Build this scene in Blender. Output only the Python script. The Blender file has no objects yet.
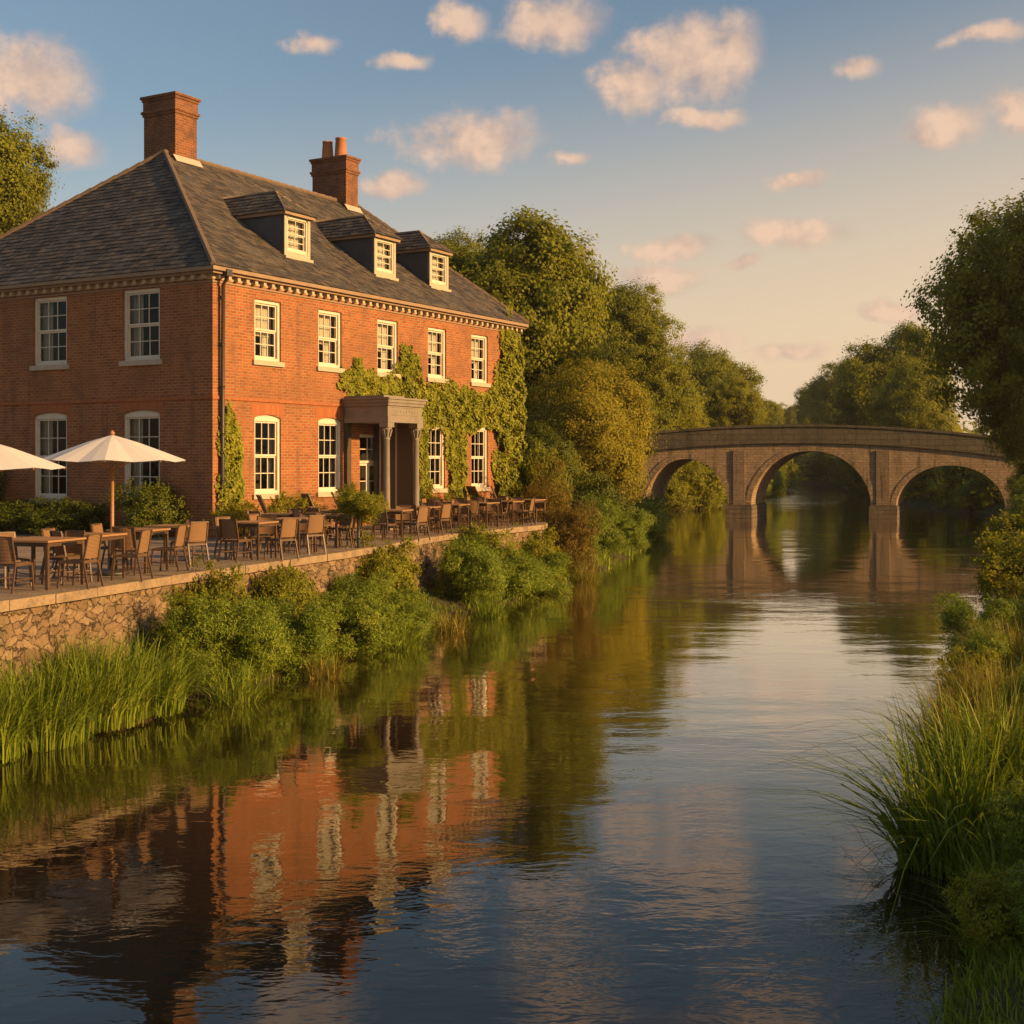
import bpy, math, random
import numpy as np
from mathutils import Vector, Matrix
R = math.radians
random.seed(7)
C = bpy.context.scene.collection
SC = bpy.context.scene

# ---------------------------------------------------------------- camera
cam = bpy.data.cameras.new('camera'); cam_o = bpy.data.objects.new('camera', cam); C.objects.link(cam_o)
cam_o.location = (0, 0, 3.7); cam_o.rotation_euler = (R(90), 0, 0)
cam.sensor_width = 36; cam.lens = 36 * 1317 / 1024; cam.shift_y = -49 / 1024
cam.clip_end = 3000; cam.clip_start = .1
SC.camera = cam_o
# ---------------------------------------------------------------- light
SUN_AZ, SUN_EL = R(111.0), R(16.5)          # azimuth clockwise from +Y
sdir = Vector((math.sin(SUN_AZ) * math.cos(SUN_EL), math.cos(SUN_AZ) * math.cos(SUN_EL), math.sin(SUN_EL)))
sl = bpy.data.lights.new('sun', 'SUN'); sl.energy = 5.0; sl.angle = R(.6); sl.color = (1, .585, .22)
so = bpy.data.objects.new('sun', sl); C.objects.link(so); so.rotation_euler = (-sdir).to_track_quat('-Z', 'Y').to_euler()
SC.view_settings.view_transform = 'Standard'; SC.view_settings.look = 'None'
SC.view_settings.exposure = 0.72; SC.view_settings.gamma = 1
SC.render.engine = 'CYCLES'
cy = SC.cycles
cy.use_denoising = True
cy.max_bounces = 6; cy.diffuse_bounces = 3; cy.glossy_bounces = 3; cy.transmission_bounces = 3; cy.transparent_max_bounces = 8
cy.sample_clamp_indirect = 6

# node helper --------------------------------------------------------
class N:
    def __init__(s, tree): s.t = tree; s.n = tree.nodes; s.l = tree.links
    def new(s, typ, **kw):
        n = s.n.new(typ)
        for k, v in kw.items():
            setattr(n, k, v)
        return n
    def link(s, a, b): s.l.new(a, b)
    def put(s, sock, v):
        if isinstance(v, bpy.types.NodeSocket): s.l.new(v, sock)
        elif v is not None: sock.default_value = v
    def math(s, op, a, b=None, c=None, clamp=False):
        n = s.new('ShaderNodeMath', operation=op); n.use_clamp = clamp
        s.put(n.inputs[0], a); s.put(n.inputs[1], b)
        if c is not None: s.put(n.inputs[2], c)
        return n.outputs[0]
    def vmath(s, op, a, b=None):
        n = s.new('ShaderNodeVectorMath', operation=op); s.put(n.inputs[0], a)
        if b is not None: s.put(n.inputs[1], b)
        return n.outputs[0]
    def mix(s, f, a, b, blend='MIX'):
        n = s.new('ShaderNodeMix', data_type='RGBA', blend_type=blend)
        s.put(n.inputs[0], f); s.put(n.inputs[6], a); s.put(n.inputs[7], b)
        return n.outputs[2]
    def fmix(s, f, a, b):
        n = s.new('ShaderNodeMix', data_type='FLOAT')
        s.put(n.inputs[0], f); s.put(n.inputs[2], a); s.put(n.inputs[3], b)
        return n.outputs[0]
    def ramp(s, f, pts):
        n = s.new('ShaderNodeMapRange'); n.interpolation_type = 'SMOOTHSTEP'
        s.put(n.inputs[0], f); n.inputs[1].default_value = pts[0]; n.inputs[2].default_value = pts[1]
        n.inputs[3].default_value = 0; n.inputs[4].default_value = 1
        return n.outputs[0]
    def cramp(s, f, stops):
        n = s.new('ShaderNodeValToRGB'); e = n.color_ramp.elements
        while len(e) < len(stops): e.new(.5)
        for i, (p, c) in enumerate(stops):
            e[i].position = p; e[i].color = (*c, 1)
        s.put(n.inputs[0], f); return n.outputs[0]
    def noise(s, vec, scale, detail=3, rough=.55, dist=0):
        n = s.new('ShaderNodeTexNoise'); s.put(n.inputs['Vector'], vec)
        n.inputs['Scale'].default_value = scale; n.inputs['Detail'].default_value = detail
        n.inputs['Roughness'].default_value = rough; n.inputs['Distortion'].default_value = dist
        return n.outputs['Fac'], n.outputs['Color']
    def comb(s, x, y, z):
        n = s.new('ShaderNodeCombineXYZ'); s.put(n.inputs[0], x); s.put(n.inputs[1], y); s.put(n.inputs[2], z); return n.outputs[0]
    def sep(s, v):
        n = s.new('ShaderNodeSeparateXYZ'); s.put(n.inputs[0], v); return n.outputs

# ---------------------------------------------------------------- sky
w = bpy.data.worlds.new('World'); SC.world = w; w.use_nodes = True
t = N(w.node_tree); t.n.clear()
sky = t.new('ShaderNodeTexSky', sky_type='NISHITA'); sky.sun_disc = False
sky.sun_elevation = SUN_EL; sky.sun_rotation = SUN_AZ
sky.air_density = 1.0; sky.dust_density = 2.0; sky.ozone_density = 1.5
tc = t.new('ShaderNodeTexCoord'); dirv = tc.outputs['Generated']
sx, sy, sz = t.sep(dirv)
az = t.math('ARCTAN2', sx, sy); el = t.math('ARCSINE', sz)
p2 = t.comb(az, el, 0)
nf, nc = t.noise(p2, 15, 6, .6)
wv = t.vmath('SUBTRACT', nc, (.5, .5, .5)); wv = t.vmath('MULTIPLY', wv, (.06, .034, 0))
pw = t.vmath('ADD', p2, wv)
clouds = [(690,60,66,40),(638,84,42,26),(735,52,32,30),(702,118,34,9),(552,20,52,24),(462,25,28,17),(470,140,68,24),(310,48,28,11),
 (395,60,28,8),(395,185,32,12),(28,100,58,36),(65,160,40,19),(568,162,20,7),(860,80,20,11),(940,146,40,19),(1012,138,32,20),(990,60,40,9),
 (797,184,34,8),(792,242,52,17),(740,268,20,6),(672,247,38,12),(660,277,46,14),(582,253,20,9),(690,342,50,13),(895,315,42,10),(790,357,45,8),
 (1150,90,70,30),(1200,190,60,20),(-120,60,70,30),(560,-60,70,30),(760,-90,80,30),(300,-80,60,28)]
best = None; lit = None
for (px, py, a, b) in clouds:
    ca, ce = math.atan((px - 512) / 1317), math.atan((463 - py) / 1317)
    d = t.vmath('SUBTRACT', pw, (ca, ce, 0)); d = t.vmath('MULTIPLY', d, (1317 / a / 1.2, 1317 / b / 1.25, 0))
    ln = t.new('ShaderNodeVectorMath', operation='LENGTH'); t.put(ln.inputs[0], d)
    v = t.math('SUBTRACT', 1, ln.outputs['Value'])
    best = v if best is None else t.math('MAXIMUM', best, v)
# a scatter of unseen clouds elsewhere in the sky, added partly to warm ambient
gf, _ = t.noise(t.vmath('MULTIPLY', dirv, (1, 1, 1.6)), 3.2, 6, .6)
away = t.math('MAXIMUM', t.ramp(t.math('ABSOLUTE', az), (.5, .8)), t.ramp(el, (.42, .62)))
gen = t.math('SUBTRACT', t.math('MULTIPLY', t.math('SUBTRACT', gf, .56), 5), t.math('MULTIPLY', t.math('SUBTRACT', 1, away), 4))
best = t.math('MAXIMUM', best, gen)
f2, _ = t.noise(p2, 30, 6, .6)
dens = t.math('ADD', best, t.math('MULTIPLY', t.math('SUBTRACT', f2, .5), 1.35))
cov = t.math('MULTIPLY', t.ramp(dens, (-.10, .72)), .88)
f3, _ = t.noise(t.vmath('ADD', p2, (.012, .014, 0)), 30, 6, .6)
sh = t.math('ADD', t.math('MULTIPLY', t.math('SUBTRACT', f2, f3), 2.0), t.math('ADD', .40, t.math('MULTIPLY', dens, .45)), clamp=True)
ccol = t.mix(sh, (.66, .49, .42, 1), (1.16, .79, .56, 1))
# aerosol: warm low band of the evening sky, stronger towards the sun side
low = t.math('SUBTRACT', el, t.math('MULTIPLY', t.math('MINIMUM', t.math('MAXIMUM', az, -.9), .9), .17))
glow = t.math('MULTIPLY', t.math('SUBTRACT', 1, t.ramp(low, (.02, .32))), .86)
base = t.mix(glow, t.vmath('MULTIPLY', sky.outputs[0], (1.02, 1.0, .93)), (6.7, 4.9, 3.15, 1))
bg = t.new('ShaderNodeBackground')
SKY_STRENGTH = .083
mixc = t.mix(cov, base, t.vmath('MULTIPLY', ccol, (5.6,) * 3))
t.link(mixc, bg.inputs[0]); bg.inputs[1].default_value = SKY_STRENGTH
ow = t.new('ShaderNodeOutputWorld'); t.link(bg.outputs[0], ow.inputs[0])

# ---------------------------------------------------------------- materials
def mat(name, fn):
    m = bpy.data.materials.new(name); m.use_nodes = True
    t = N(m.node_tree); t.n.clear()
    out = t.new('ShaderNodeOutputMaterial'); sh = fn(t); t.link(sh, out.inputs[0]); return m
def principled(t, color, rough=.6, spec=.5, bump=None, dist=.01, strength=1, metal=0, ior=None):
    p = t.new('ShaderNodeBsdfPrincipled'); t.put(p.inputs['Base Color'], color); t.put(p.inputs['Roughness'], rough)
    p.inputs['Specular IOR Level'].default_value = spec; p.inputs['Metallic'].default_value = metal
    if ior: p.inputs['IOR'].default_value = ior
    if bump is not None:
        b = t.new('ShaderNodeBump'); b.inputs['Distance'].default_value = dist; b.inputs['Strength'].default_value = strength
        t.put(b.inputs['Height'], bump); t.link(b.outputs[0], p.inputs['Normal'])
    return p.outputs[0]
def obj_co(t): return t.new('ShaderNodeTexCoord').outputs['Object']
def wall_co(t):
    """vector (along the wall, height) chosen by the object-space normal"""
    tc = t.new('ShaderNodeTexCoord'); x, y, z = t.sep(tc.outputs['Object']); nx, ny, nz = t.sep(tc.outputs['Normal'])
    s = t.math('GREATER_THAN', t.math('ABSOLUTE', nx), t.math('ABSOLUTE', ny))
    return t.comb(t.fmix(s, x, y), z, 0), tc.outputs['Object']
def brick_nodes(t, vec, c1, c2, mortar, w_, h_, m_, bias=0, offset=.5):
    b = t.new('ShaderNodeTexBrick'); t.put(b.inputs['Vector'], vec)
    b.offset = offset
    b.inputs['Color1'].default_value = (*c1, 1); b.inputs['Color2'].default_value = (*c2, 1); b.inputs['Mortar'].default_value = (*mortar, 1)
    b.inputs['Scale'].default_value = 1; b.inputs['Mortar Size'].default_value = m_; b.inputs['Mortar Smooth'].default_value = .2
    b.inputs['Bias'].default_value = bias; b.inputs['Brick Width'].default_value = w_; b.inputs['Row Height'].default_value = h_
    return b.outputs['Color'], b.outputs['Fac']
def m_brick(t):
    v, o = wall_co(t)
    wob = t.vmath('MULTIPLY', t.vmath('SUBTRACT', t.noise(o, 3, 2)[1], (.5,) * 3), (.012, .012, 0))
    v = t.vmath('ADD', v, wob)
    col, fac = brick_nodes(t, v, (.37, .116, .032), (.235, .068, .022), (.34, .205, .105), .23, .077, .014)
    big, _ = t.noise(o, .7, 4, .6); fine, _ = t.noise(o, 14, 3, .7); mid, _ = t.noise(o, 2.6, 4, .65)
    col = t.mix(t.ramp(big, (.38, .7)), col, t.mix(.45, col, (.15, .075, .035, 1)))
    col = t.mix(t.math('MULTIPLY', t.ramp(fine, (.5, .75)), .5), col, (.46, .17, .07, 1))
    col = t.mix(t.math('MULTIPLY', t.ramp(mid, (.5, .72)), .5), col, (.14, .06, .04, 1))
    st, _ = t.noise(t.vmath('MULTIPLY', o, (2.6, 2.6, .3)), 1, 5, .68)
    col = t.mix(t.math('MULTIPLY', t.ramp(st, (.52, .70)), .42), col, (.10, .055, .035, 1))
    h = t.math('ADD', t.math('MULTIPLY', fac, -1), t.math('MULTIPLY', fine, .6))
    return principled(t, col, .85, .25, h, .02, 1)
def m_brickold(t):
    v, o = wall_co(t)
    col, fac = brick_nodes(t, v, (.25, .082, .032), (.16, .052, .024), (.24, .15, .085), .23, .077, .014)
    n1, _ = t.noise(o, 1.6, 5, .65); fine, _ = t.noise(o, 14, 3, .7)
    col = t.mix(t.math('MULTIPLY', t.ramp(n1, (.42, .66)), .7), col, (.085, .05, .035, 1))
    return principled(t, col, .88, .2, t.math('ADD', t.math('MULTIPLY', fac, -1), t.math('MULTIPLY', fine, .6)), .02, 1)
def m_gauged(t):
    v, o = wall_co(t)
    col, fac = brick_nodes(t, v, (.38, .125, .04), (.30, .09, .03), (.28, .16, .085), .075, .30, .006, offset=0)
    fine, _ = t.noise(o, 14, 3, .7)
    return principled(t, col, .85, .25, t.math('ADD', t.math('MULTIPLY', fac, -1), t.math('MULTIPLY', fine, .5)), .008, 1)
def m_slate(t):
    tc = t.new('ShaderNodeTexCoord'); o = tc.outputs['Object']
    geo = t.new('ShaderNodeNewGeometry'); r = geo.outputs['Random Per Island']
    col = t.cramp(r, [(0, (.045, .041, .039)), (.5, (.076, .065, .055)), (1, (.125, .098, .074))])
    n1, _ = t.noise(o, 1.1, 5, .65); n2, _ = t.noise(o, 20, 4, .7)
    col = t.mix(t.math('MULTIPLY', t.ramp(n1, (.45, .75)), .55), col, (.15, .14, .12, 1))
    col = t.mix(t.math('MULTIPLY', t.ramp(n2, (.55, .8)), .5), col, (.20, .17, .10, 1))
    return principled(t, col, .7, .2, n2, .02, 1)
def m_flat(c, rough=.6, nscale=6, amt=.25, c2=None, spec=.4, bd=.004, metal=0):
    def f(t):
        o = obj_co(t); n1, _ = t.noise(o, nscale, 4, .65); n2, _ = t.noise(o, nscale * 7, 3, .6)
        d = c2 or tuple(x * .55 for x in c)
        col = t.mix(t.math('MULTIPLY', t.ramp(t.math('ADD', t.math('MULTIPLY', n1, .7), t.math('MULTIPLY', n2, .3)), (.4, .7)), amt), (*c, 1), (*d, 1))
        return principled(t, col, rough, spec, n2, bd, 1, metal)
    return f
def m_stonewall(t):
    v, o = wall_co(t)
    wob = t.vmath('MULTIPLY', t.vmath('SUBTRACT', t.noise(o, 3.5, 5, .65)[1], (.5,) * 3), (.42, .42, .26))
    q = t.vmath('MULTIPLY', t.vmath('ADD', o, wob), (3.9, 3.9, 7.2))
    vo = t.new('ShaderNodeTexVoronoi', feature='DISTANCE_TO_EDGE'); t.put(vo.inputs['Vector'], q); vo.inputs['Scale'].default_value = 1
    vc = t.new('ShaderNodeTexVoronoi', feature='F1'); t.put(vc.inputs['Vector'], q); vc.inputs['Scale'].default_value = 1
    r = t.sep(vc.outputs['Color'])[0]
    n1, _ = t.noise(o, 5, 6, .72); n2, _ = t.noise(o, 24, 5, .72); n3, _ = t.noise(o, .9, 5, .65)
    jm = t.math('MULTIPLY', t.math('SUBTRACT', 1, t.ramp(vo.outputs['Distance'], (.0, .06))), t.ramp(n1, (.38, .56)))
    col = t.cramp(r, [(0, (.19, .125, .07)), (.5, (.25, .17, .098)), (1, (.31, .22, .13))])
    col = t.mix(t.math('MULTIPLY', t.ramp(n1, (.40, .68)), .65), col, (.12, .082, .048, 1))
    col = t.mix(t.math('MULTIPLY', t.ramp(n2, (.52, .75)), .5), col, (.36, .27, .17, 1))
    col = t.mix(t.math('MULTIPLY', t.ramp(n3, (.50, .68)), .5), col, (.075, .072, .032, 1))
    col = t.mix(t.math('MULTIPLY', jm, .45), col, (.06, .042, .026, 1))
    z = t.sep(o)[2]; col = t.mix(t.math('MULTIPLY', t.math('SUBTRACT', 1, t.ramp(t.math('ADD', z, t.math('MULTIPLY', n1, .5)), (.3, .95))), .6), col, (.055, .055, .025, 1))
    h = t.math('ADD', t.math('MULTIPLY', jm, -1.2), t.math('ADD', t.math('MULTIPLY', n1, 1.1), t.math('MULTIPLY', n2, .5)))
    return principled(t, col, .92, .15, h, .05, 1)
def m_bridge(scale, cA, cB, mortar, dirt):
    def f(t):
        v, o = wall_co(t)
        wob = t.vmath('MULTIPLY', t.vmath('SUBTRACT', t.noise(o, 1.5, 3)[1], (.5,) * 3), (.10, .06, 0))
        v = t.vmath('ADD', v, wob)
        col, fac = brick_nodes(t, v, cA, cB, mortar, .46 * scale, .17 * scale, .018)
        n1, _ = t.noise(o, .45, 5, .65); n2, _ = t.noise(o, 5, 5, .7); n4, _ = t.noise(t.vmath('MULTIPLY', o, (1.6, 1.6, .25)), 1, 5, .7)
        col = t.mix(t.math('MULTIPLY', t.ramp(n2, (.42, .7)), .55), col, tuple(x * .5 for x in cA) + (1,))
        col = t.mix(t.math('MULTIPLY', t.ramp(n4, (.50, .68)), dirt), col, (.045, .04, .028, 1))
        col = t.mix(t.math('MULTIPLY', t.ramp(n1, (.5, .72)), .4), col, (.09, .085, .04, 1))
        h = t.math('ADD', t.math('MULTIPLY', fac, -.8), t.math('MULTIPLY', n2, 1.0))
        return principled(t, col, .9, .2, h, .03, 1)
    return f
def m_paving(t):
    o = obj_co(t); x, y, z = t.sep(o)
    rot = t.new('ShaderNodeVectorRotate', rotation_type='Z_AXIS'); t.put(rot.inputs['Vector'], o); rot.inputs['Angle'].default_value = R(-62)
    col, fac = brick_nodes(t, rot.outputs[0], (.30, .215, .14), (.23, .165, .11), (.10, .075, .05), .9, .6, .014)
    n1, _ = t.noise(o, 1.5, 5, .65); n2, _ = t.noise(o, 24, 3, .6)
    col = t.mix(t.math('MULTIPLY', t.ramp(n1, (.42, .7)), .5), col, (.15, .11, .075, 1))
    return principled(t, col, .8, .35, t.math('ADD', t.math('MULTIPLY', fac, -1), t.math('MULTIPLY', n2, .4)), .008, 1)
def m_ground(t):
    o = obj_co(t); n1, _ = t.noise(o, .35, 5, .65); n2, _ = t.noise(o, 6, 5, .7)
    col = t.mix(t.ramp(n1, (.35, .65)), (.055, .06, .016, 1), (.09, .085, .03, 1))
    z = t.sep(o)[2]
    col = t.mix(t.math('SUBTRACT', 1, t.ramp(z, (-.05, .3))), col, (.055, .038, .020, 1))
    col = t.mix(t.math('MULTIPLY', t.ramp(n2, (.5, .75)), .6), col, (.05, .035, .018, 1))
    return principled(t, col, .95, .2, n2, .08, 1)
def m_water(t):
    o = obj_co(t)
    q = t.vmath('MULTIPLY', o, (.55, 1.0, 1))
    a, _ = t.noise(q, 3.2, 3, .55, .6); b, _ = t.noise(q, .55, 2, .5); c, _ = t.noise(q, 11, 2, .5)
    calm, _ = t.noise(t.vmath('MULTIPLY', o, (.5, 1, 1)), .16, 3, .6)
    k = t.fmix(t.ramp(calm, (.42, .62)), .45, 1.35)
    y = t.sep(o)[1]
    far = t.ramp(y, (84., 150.))
    h = t.math('ADD', t.math('MULTIPLY', a, .0042), t.math('ADD', t.math('MULTIPLY', b, .013), t.math('MULTIPLY', c, .0012)))
    h = t.math('MULTIPLY', h, k); h = t.math('MULTIPLY', h, t.math('ADD', 1, t.math('MULTIPLY', far, 7.0)))
    bn = t.new('ShaderNodeBump'); bn.inputs['Distance'].default_value = 1; bn.inputs['Strength'].default_value = 1; t.link(h, bn.inputs['Height'])
    g = t.new('ShaderNodeBsdfGlossy'); g.inputs['Roughness'].default_value = .03; t.link(bn.outputs[0], g.inputs['Normal']); g.inputs[0].default_value = (1, .985, .93, 1)
    d = t.new('ShaderNodeBsdfDiffuse'); d.inputs[0].default_value = (.018, .012, .005, 1)
    fr = t.new('ShaderNodeFresnel'); fr.inputs[0].default_value = 1.5; t.link(bn.outputs[0], fr.inputs['Normal'])
    f = t.math('ADD', fr.outputs[0], t.math('MULTIPLY', t.ramp(fr.outputs[0], (.14, .5)), .30), clamp=True)
    mx = t.new('ShaderNodeMixShader'); t.link(f, mx.inputs[0]); t.link(d.outputs[0], mx.inputs[1]); t.link(g.outputs[0], mx.inputs[2])
    return mx.outputs[0]
def m_leaf(stops, transl=.5, rough=.55):
    def f(t):
        geo = t.new('ShaderNodeNewGeometry'); oi = t.new('ShaderNodeObjectInfo')
        o = obj_co(t)
        n1, _ = t.noise(o, .9, 3, .6)
        fac = t.math('ADD', t.math('MULTIPLY', geo.outputs['Random Per Island'], .66), t.math('ADD', t.math('MULTIPLY', t.ramp(n1, (.3, .7)), .22), t.math('MULTIPLY', oi.outputs['Random'], .12)))
        col = t.cramp(fac, stops)
        p = principled(t, col, rough, .14)
        tr = t.new('ShaderNodeBsdfTranslucent'); t.link(t.vmath('MULTIPLY', col, (1.25, 1.15, .6)), tr.inputs[0])
        mx = t.new('ShaderNodeMixShader'); mx.inputs[0].default_value = transl; t.link(p, mx.inputs[1]); t.link(tr.outputs[0], mx.inputs[2])
        return mx.outputs[0]
    return f
def m_glass(t):
    o = obj_co(t); n, _ = t.noise(o, 2.2, 2, .5)
    bn = t.new('ShaderNodeBump'); bn.inputs['Distance'].default_value = .006; t.link(n, bn.inputs['Height'])
    g = t.new('ShaderNodeBsdfGlossy'); g.inputs['Roughness'].default_value = .02; t.link(bn.outputs[0], g.inputs['Normal'])
    tr = t.new('ShaderNodeBsdfTransparent'); tr.inputs[0].default_value = (.72, .74, .72, 1)
    fr = t.new('ShaderNodeFresnel'); fr.inputs[0].default_value = 1.27
    mx = t.new('ShaderNodeMixShader'); t.link(fr.outputs[0], mx.inputs[0]); t.link(tr.outputs[0], mx.inputs[1]); t.link(g.outputs[0], mx.inputs[2])
    return mx.outputs[0]
def m_weave(c):
    def f(t):
        o = obj_co(t)
        wv = t.new('ShaderNodeTexWave', wave_type='BANDS', bands_direction='Z'); t.put(wv.inputs['Vector'], o); wv.inputs['Scale'].default_value = 14; wv.inputs['Distortion'].default_value = .5
        n, _ = t.noise(o, 60, 2)
        col = t.mix(wv.outputs['Fac'], tuple(x * .62 for x in c) + (1,), (*c, 1)); col = t.mix(t.math('MULTIPLY', n, .4), col, tuple(x * .6 for x in c) + (1,))
        return principled(t, col, .75, .3, wv.outputs['Fac'], .004, 1)
    return f
def m_wood(c):
    def f(t):
        o = obj_co(t); n, _ = t.noise(t.vmath('MULTIPLY', o, (2, 30, 30)), 1, 4, .6)
        return principled(t, t.mix(n, (*c, 1), tuple(x * .5 for x in c) + (1,)), .5, .45, n, .003, 1)
    return f
def m_canvas(t):
    o = obj_co(t); n, _ = t.noise(o, 2.5, 4, .6); f_, _ = t.noise(o, 90, 2)
    col = t.mix(t.math('MULTIPLY', n, .25), (.78, .74, .69, 1), (.62, .58, .52, 1))
    p = principled(t, col, .85, .2, f_, .002, 1); tr = t.new('ShaderNodeBsdfTranslucent'); t.link(col, tr.inputs[0])
    mx = t.new('ShaderNodeMixShader'); mx.inputs[0].default_value = .25; t.link(p, mx.inputs[1]); t.link(tr.outputs[0], mx.inputs[2]); return mx.outputs[0]

G1 = [(0, (.095, .115, .012)), (.5, (.205, .225, .020)), (1, (.36, .36, .040))]
G2 = [(0, (.110, .130, .013)), (.5, (.24, .25, .023)), (1, (.41, .38, .044))]
G3 = [(0, (.15, .15, .014)), (.5, (.31, .285, .027)), (1, (.46, .39, .052))]
GD = [(0, (.042, .060, .008)), (.5, (.105, .125, .013)), (1, (.20, .215, .026))]
GB = [(0, (.10, .080, .015)), (.5, (.17, .125, .024)), (1, (.27, .195, .038))]
GG = [(0, (.075, .115, .011)), (.5, (.16, .215, .018)), (.9, (.29, .33, .037)), (1, (.46, .36, .12))]
GY = [(0, (.09, .10, .014)), (.5, (.20, .18, .028)), (1, (.40, .30, .068))]
M = {}
for k, fn in dict(brick=m_brick, brickold=m_brickold, gauged=m_gauged, slate=m_slate, stonewall=m_stonewall, paving=m_paving, ground=m_ground, water=m_water, glass=m_glass, canvas=m_canvas,
    coping=m_flat((.30, .215, .13), .85, 3, .75, (.13, .095, .06), .25, .03), paint=m_flat((.62, .55, .43), .55, 4, .45, (.42, .35, .26)),
    lead=m_flat((.055, .064, .075), .5, 2.5, .5, (.035, .038, .045)), sill=m_flat((.44, .36, .26), .75, 5, .5, (.3, .24, .17)),
    portico=m_flat((.215, .185, .145), .7, 3, .5, (.13, .105, .075)), darkwood=m_wood((.085, .06, .038)), iron=m_flat((.030, .026, .022), .45, 8, .4, (.06, .045, .03), .5),
    frame=m_flat((.075, .042, .022), .4, 10, .6, (.14, .07, .03), .5), cornice=m_flat((.28, .19, .115), .7, 4, .5, (.16, .10, .06)), ridge=m_flat((.17, .115, .075), .8, 4, .6, (.09, .065, .045)), dentil=m_flat((.45, .35, .24), .7, 5, .5, (.26, .19, .12)),
    weave=m_weave((.27, .15, .068)), weaved=m_weave((.20, .115, .055)), tabletop=m_wood((.40, .22, .095)), pole=m_wood((.42, .20, .075)), curtain=m_flat((.62, .55, .42), .9, 2, .3), blind=m_flat((.72, .66, .54), .9, 2, .2),
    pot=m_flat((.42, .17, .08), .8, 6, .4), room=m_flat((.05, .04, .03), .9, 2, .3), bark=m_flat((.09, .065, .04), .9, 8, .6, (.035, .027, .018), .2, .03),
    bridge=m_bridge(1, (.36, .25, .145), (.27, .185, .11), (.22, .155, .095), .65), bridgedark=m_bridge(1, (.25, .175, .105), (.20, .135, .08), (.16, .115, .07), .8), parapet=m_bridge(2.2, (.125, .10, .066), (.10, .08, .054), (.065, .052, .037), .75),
    plinth=m_bridge(1.7, (.15, .11, .075), (.10, .075, .05), (.06, .05, .035), .8), leadw=m_flat((.42, .37, .30), .6, 4, .4), mirrorframe=m_flat((.5, .4, .3)),
    leaf1=m_leaf(G1), leaf2=m_leaf(G2), leafgold=m_leaf(G3), leafdark=m_leaf(GD, .25), leafbrown=m_leaf(GB), grass=m_leaf(GG, .3, .45), grassgold=m_leaf(GY, .35, .5), ivy=m_leaf(G2, .3)).items():
    M[k] = mat(k, fn)

# ---------------------------------------------------------------- mesh builder
class MB:
    def __init__(s): s.v = []; s.f = []; s.sm = []
    def add(s, vs, fs, smooth=False):
        o = len(s.v); s.v += [tuple(v) for v in vs]; s.f += [tuple(i + o for i in f) for f in fs]; s.sm += [smooth] * len(fs); return s
    def box(s, x0, x1, y0, y1, z0, z1):
        return s.add([(x0,y0,z0),(x1,y0,z0),(x1,y1,z0),(x0,y1,z0),(x0,y0,z1),(x1,y0,z1),(x1,y1,z1),(x0,y1,z1)],
            [(0,3,2,1),(4,5,6,7),(0,1,5,4),(1,2,6,5),(2,3,7,6),(3,0,4,7)])
    def quad(s, a, b, c, d): return s.add([a, b, c, d], [(0, 1, 2, 3)])
    def tri(s, a, b, c): return s.add([a, b, c], [(0, 1, 2)])
    def bar(s, p, q, wx, wy, up=(0, 0, 1)):
        p, q = Vector(p), Vector(q); d = (q - p).normalized(); u = Vector(up)
        if abs(d.dot(u)) > .95: u = Vector((1, 0, 0))
        a = d.cross(u).normalized() * (wx / 2); b = d.cross(a).normalized() * (wy / 2)
        vs = [x + i * a + j * b for x in (p, q) for i, j in ((-1, -1), (1, -1), (1, 1), (-1, 1))]
        return s.add(vs, [(0,1,2,3),(7,6,5,4),(0,4,5,1),(1,5,6,2),(2,6,7,3),(3,7,4,0)])
    def tube(s, pts, rad, n=8, smooth=True):
        pts = [Vector(p) for p in pts]; vs = []; fs = []
        if not hasattr(rad, '__len__'): rad = [rad] * len(pts)
        for i, p in enumerate(pts):
            d = (pts[min(i + 1, len(pts) - 1)] - pts[max(i - 1, 0)]).normalized()
            u = Vector((0, 0, 1)) if abs(d.z) < .9 else Vector((1, 0, 0))
            a = d.cross(u).normalized(); b = d.cross(a)
            for k in range(n):
                an = 2 * math.pi * k / n; vs.append(p + rad[i] * (math.cos(an) * a + math.sin(an) * b))
        for i in range(len(pts) - 1):
            for k in range(n):
                k2 = (k + 1) % n; fs.append((i*n+k, i*n+k2, (i+1)*n+k2, (i+1)*n+k))
        fs.append(tuple(range(n))); fs.append(tuple(reversed(range((len(pts)-1)*n, len(pts)*n))))
        return s.add(vs, fs, smooth)
    def lathe(s, prof, n=12, c=(0, 0), smooth=True):
        vs = []; fs = []
        for r, z in prof:
            for k in range(n):
                a = 2*math.pi*k/n; vs.append((c[0]+r*math.cos(a), c[1]+r*math.sin(a), z))
        for i in range(len(prof)-1):
            for k in range(n):
                k2 = (k+1) % n; fs.append((i*n+k, i*n+k2, (i+1)*n+k2, (i+1)*n+k))
        fs.append(tuple(reversed(range(n)))); fs.append(tuple(range((len(prof)-1)*n, len(prof)*n)))
        return s.add(vs, fs, smooth)
    def mesh(s, name, m, off=(0, 0, 0)):
        me = bpy.data.meshes.new(name); me.from_pydata([(v[0]-off[0], v[1]-off[1], v[2]-off[2]) for v in s.v], [], s.f); me.update()
        me.polygons.foreach_set('use_smooth', s.sm); me.materials.append(M[m]); return me
    def build(s, name, m, parent=None, off=(0, 0, 0)): return link(name, s.mesh(name, m, off), parent)
def link(name, data, parent=None, loc=(0, 0, 0), rz=0):
    o = bpy.data.objects.new(name, data); C.objects.link(o); o.location = loc; o.rotation_euler = (0, 0, rz)
    if parent: o.parent = parent
    return o
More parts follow.
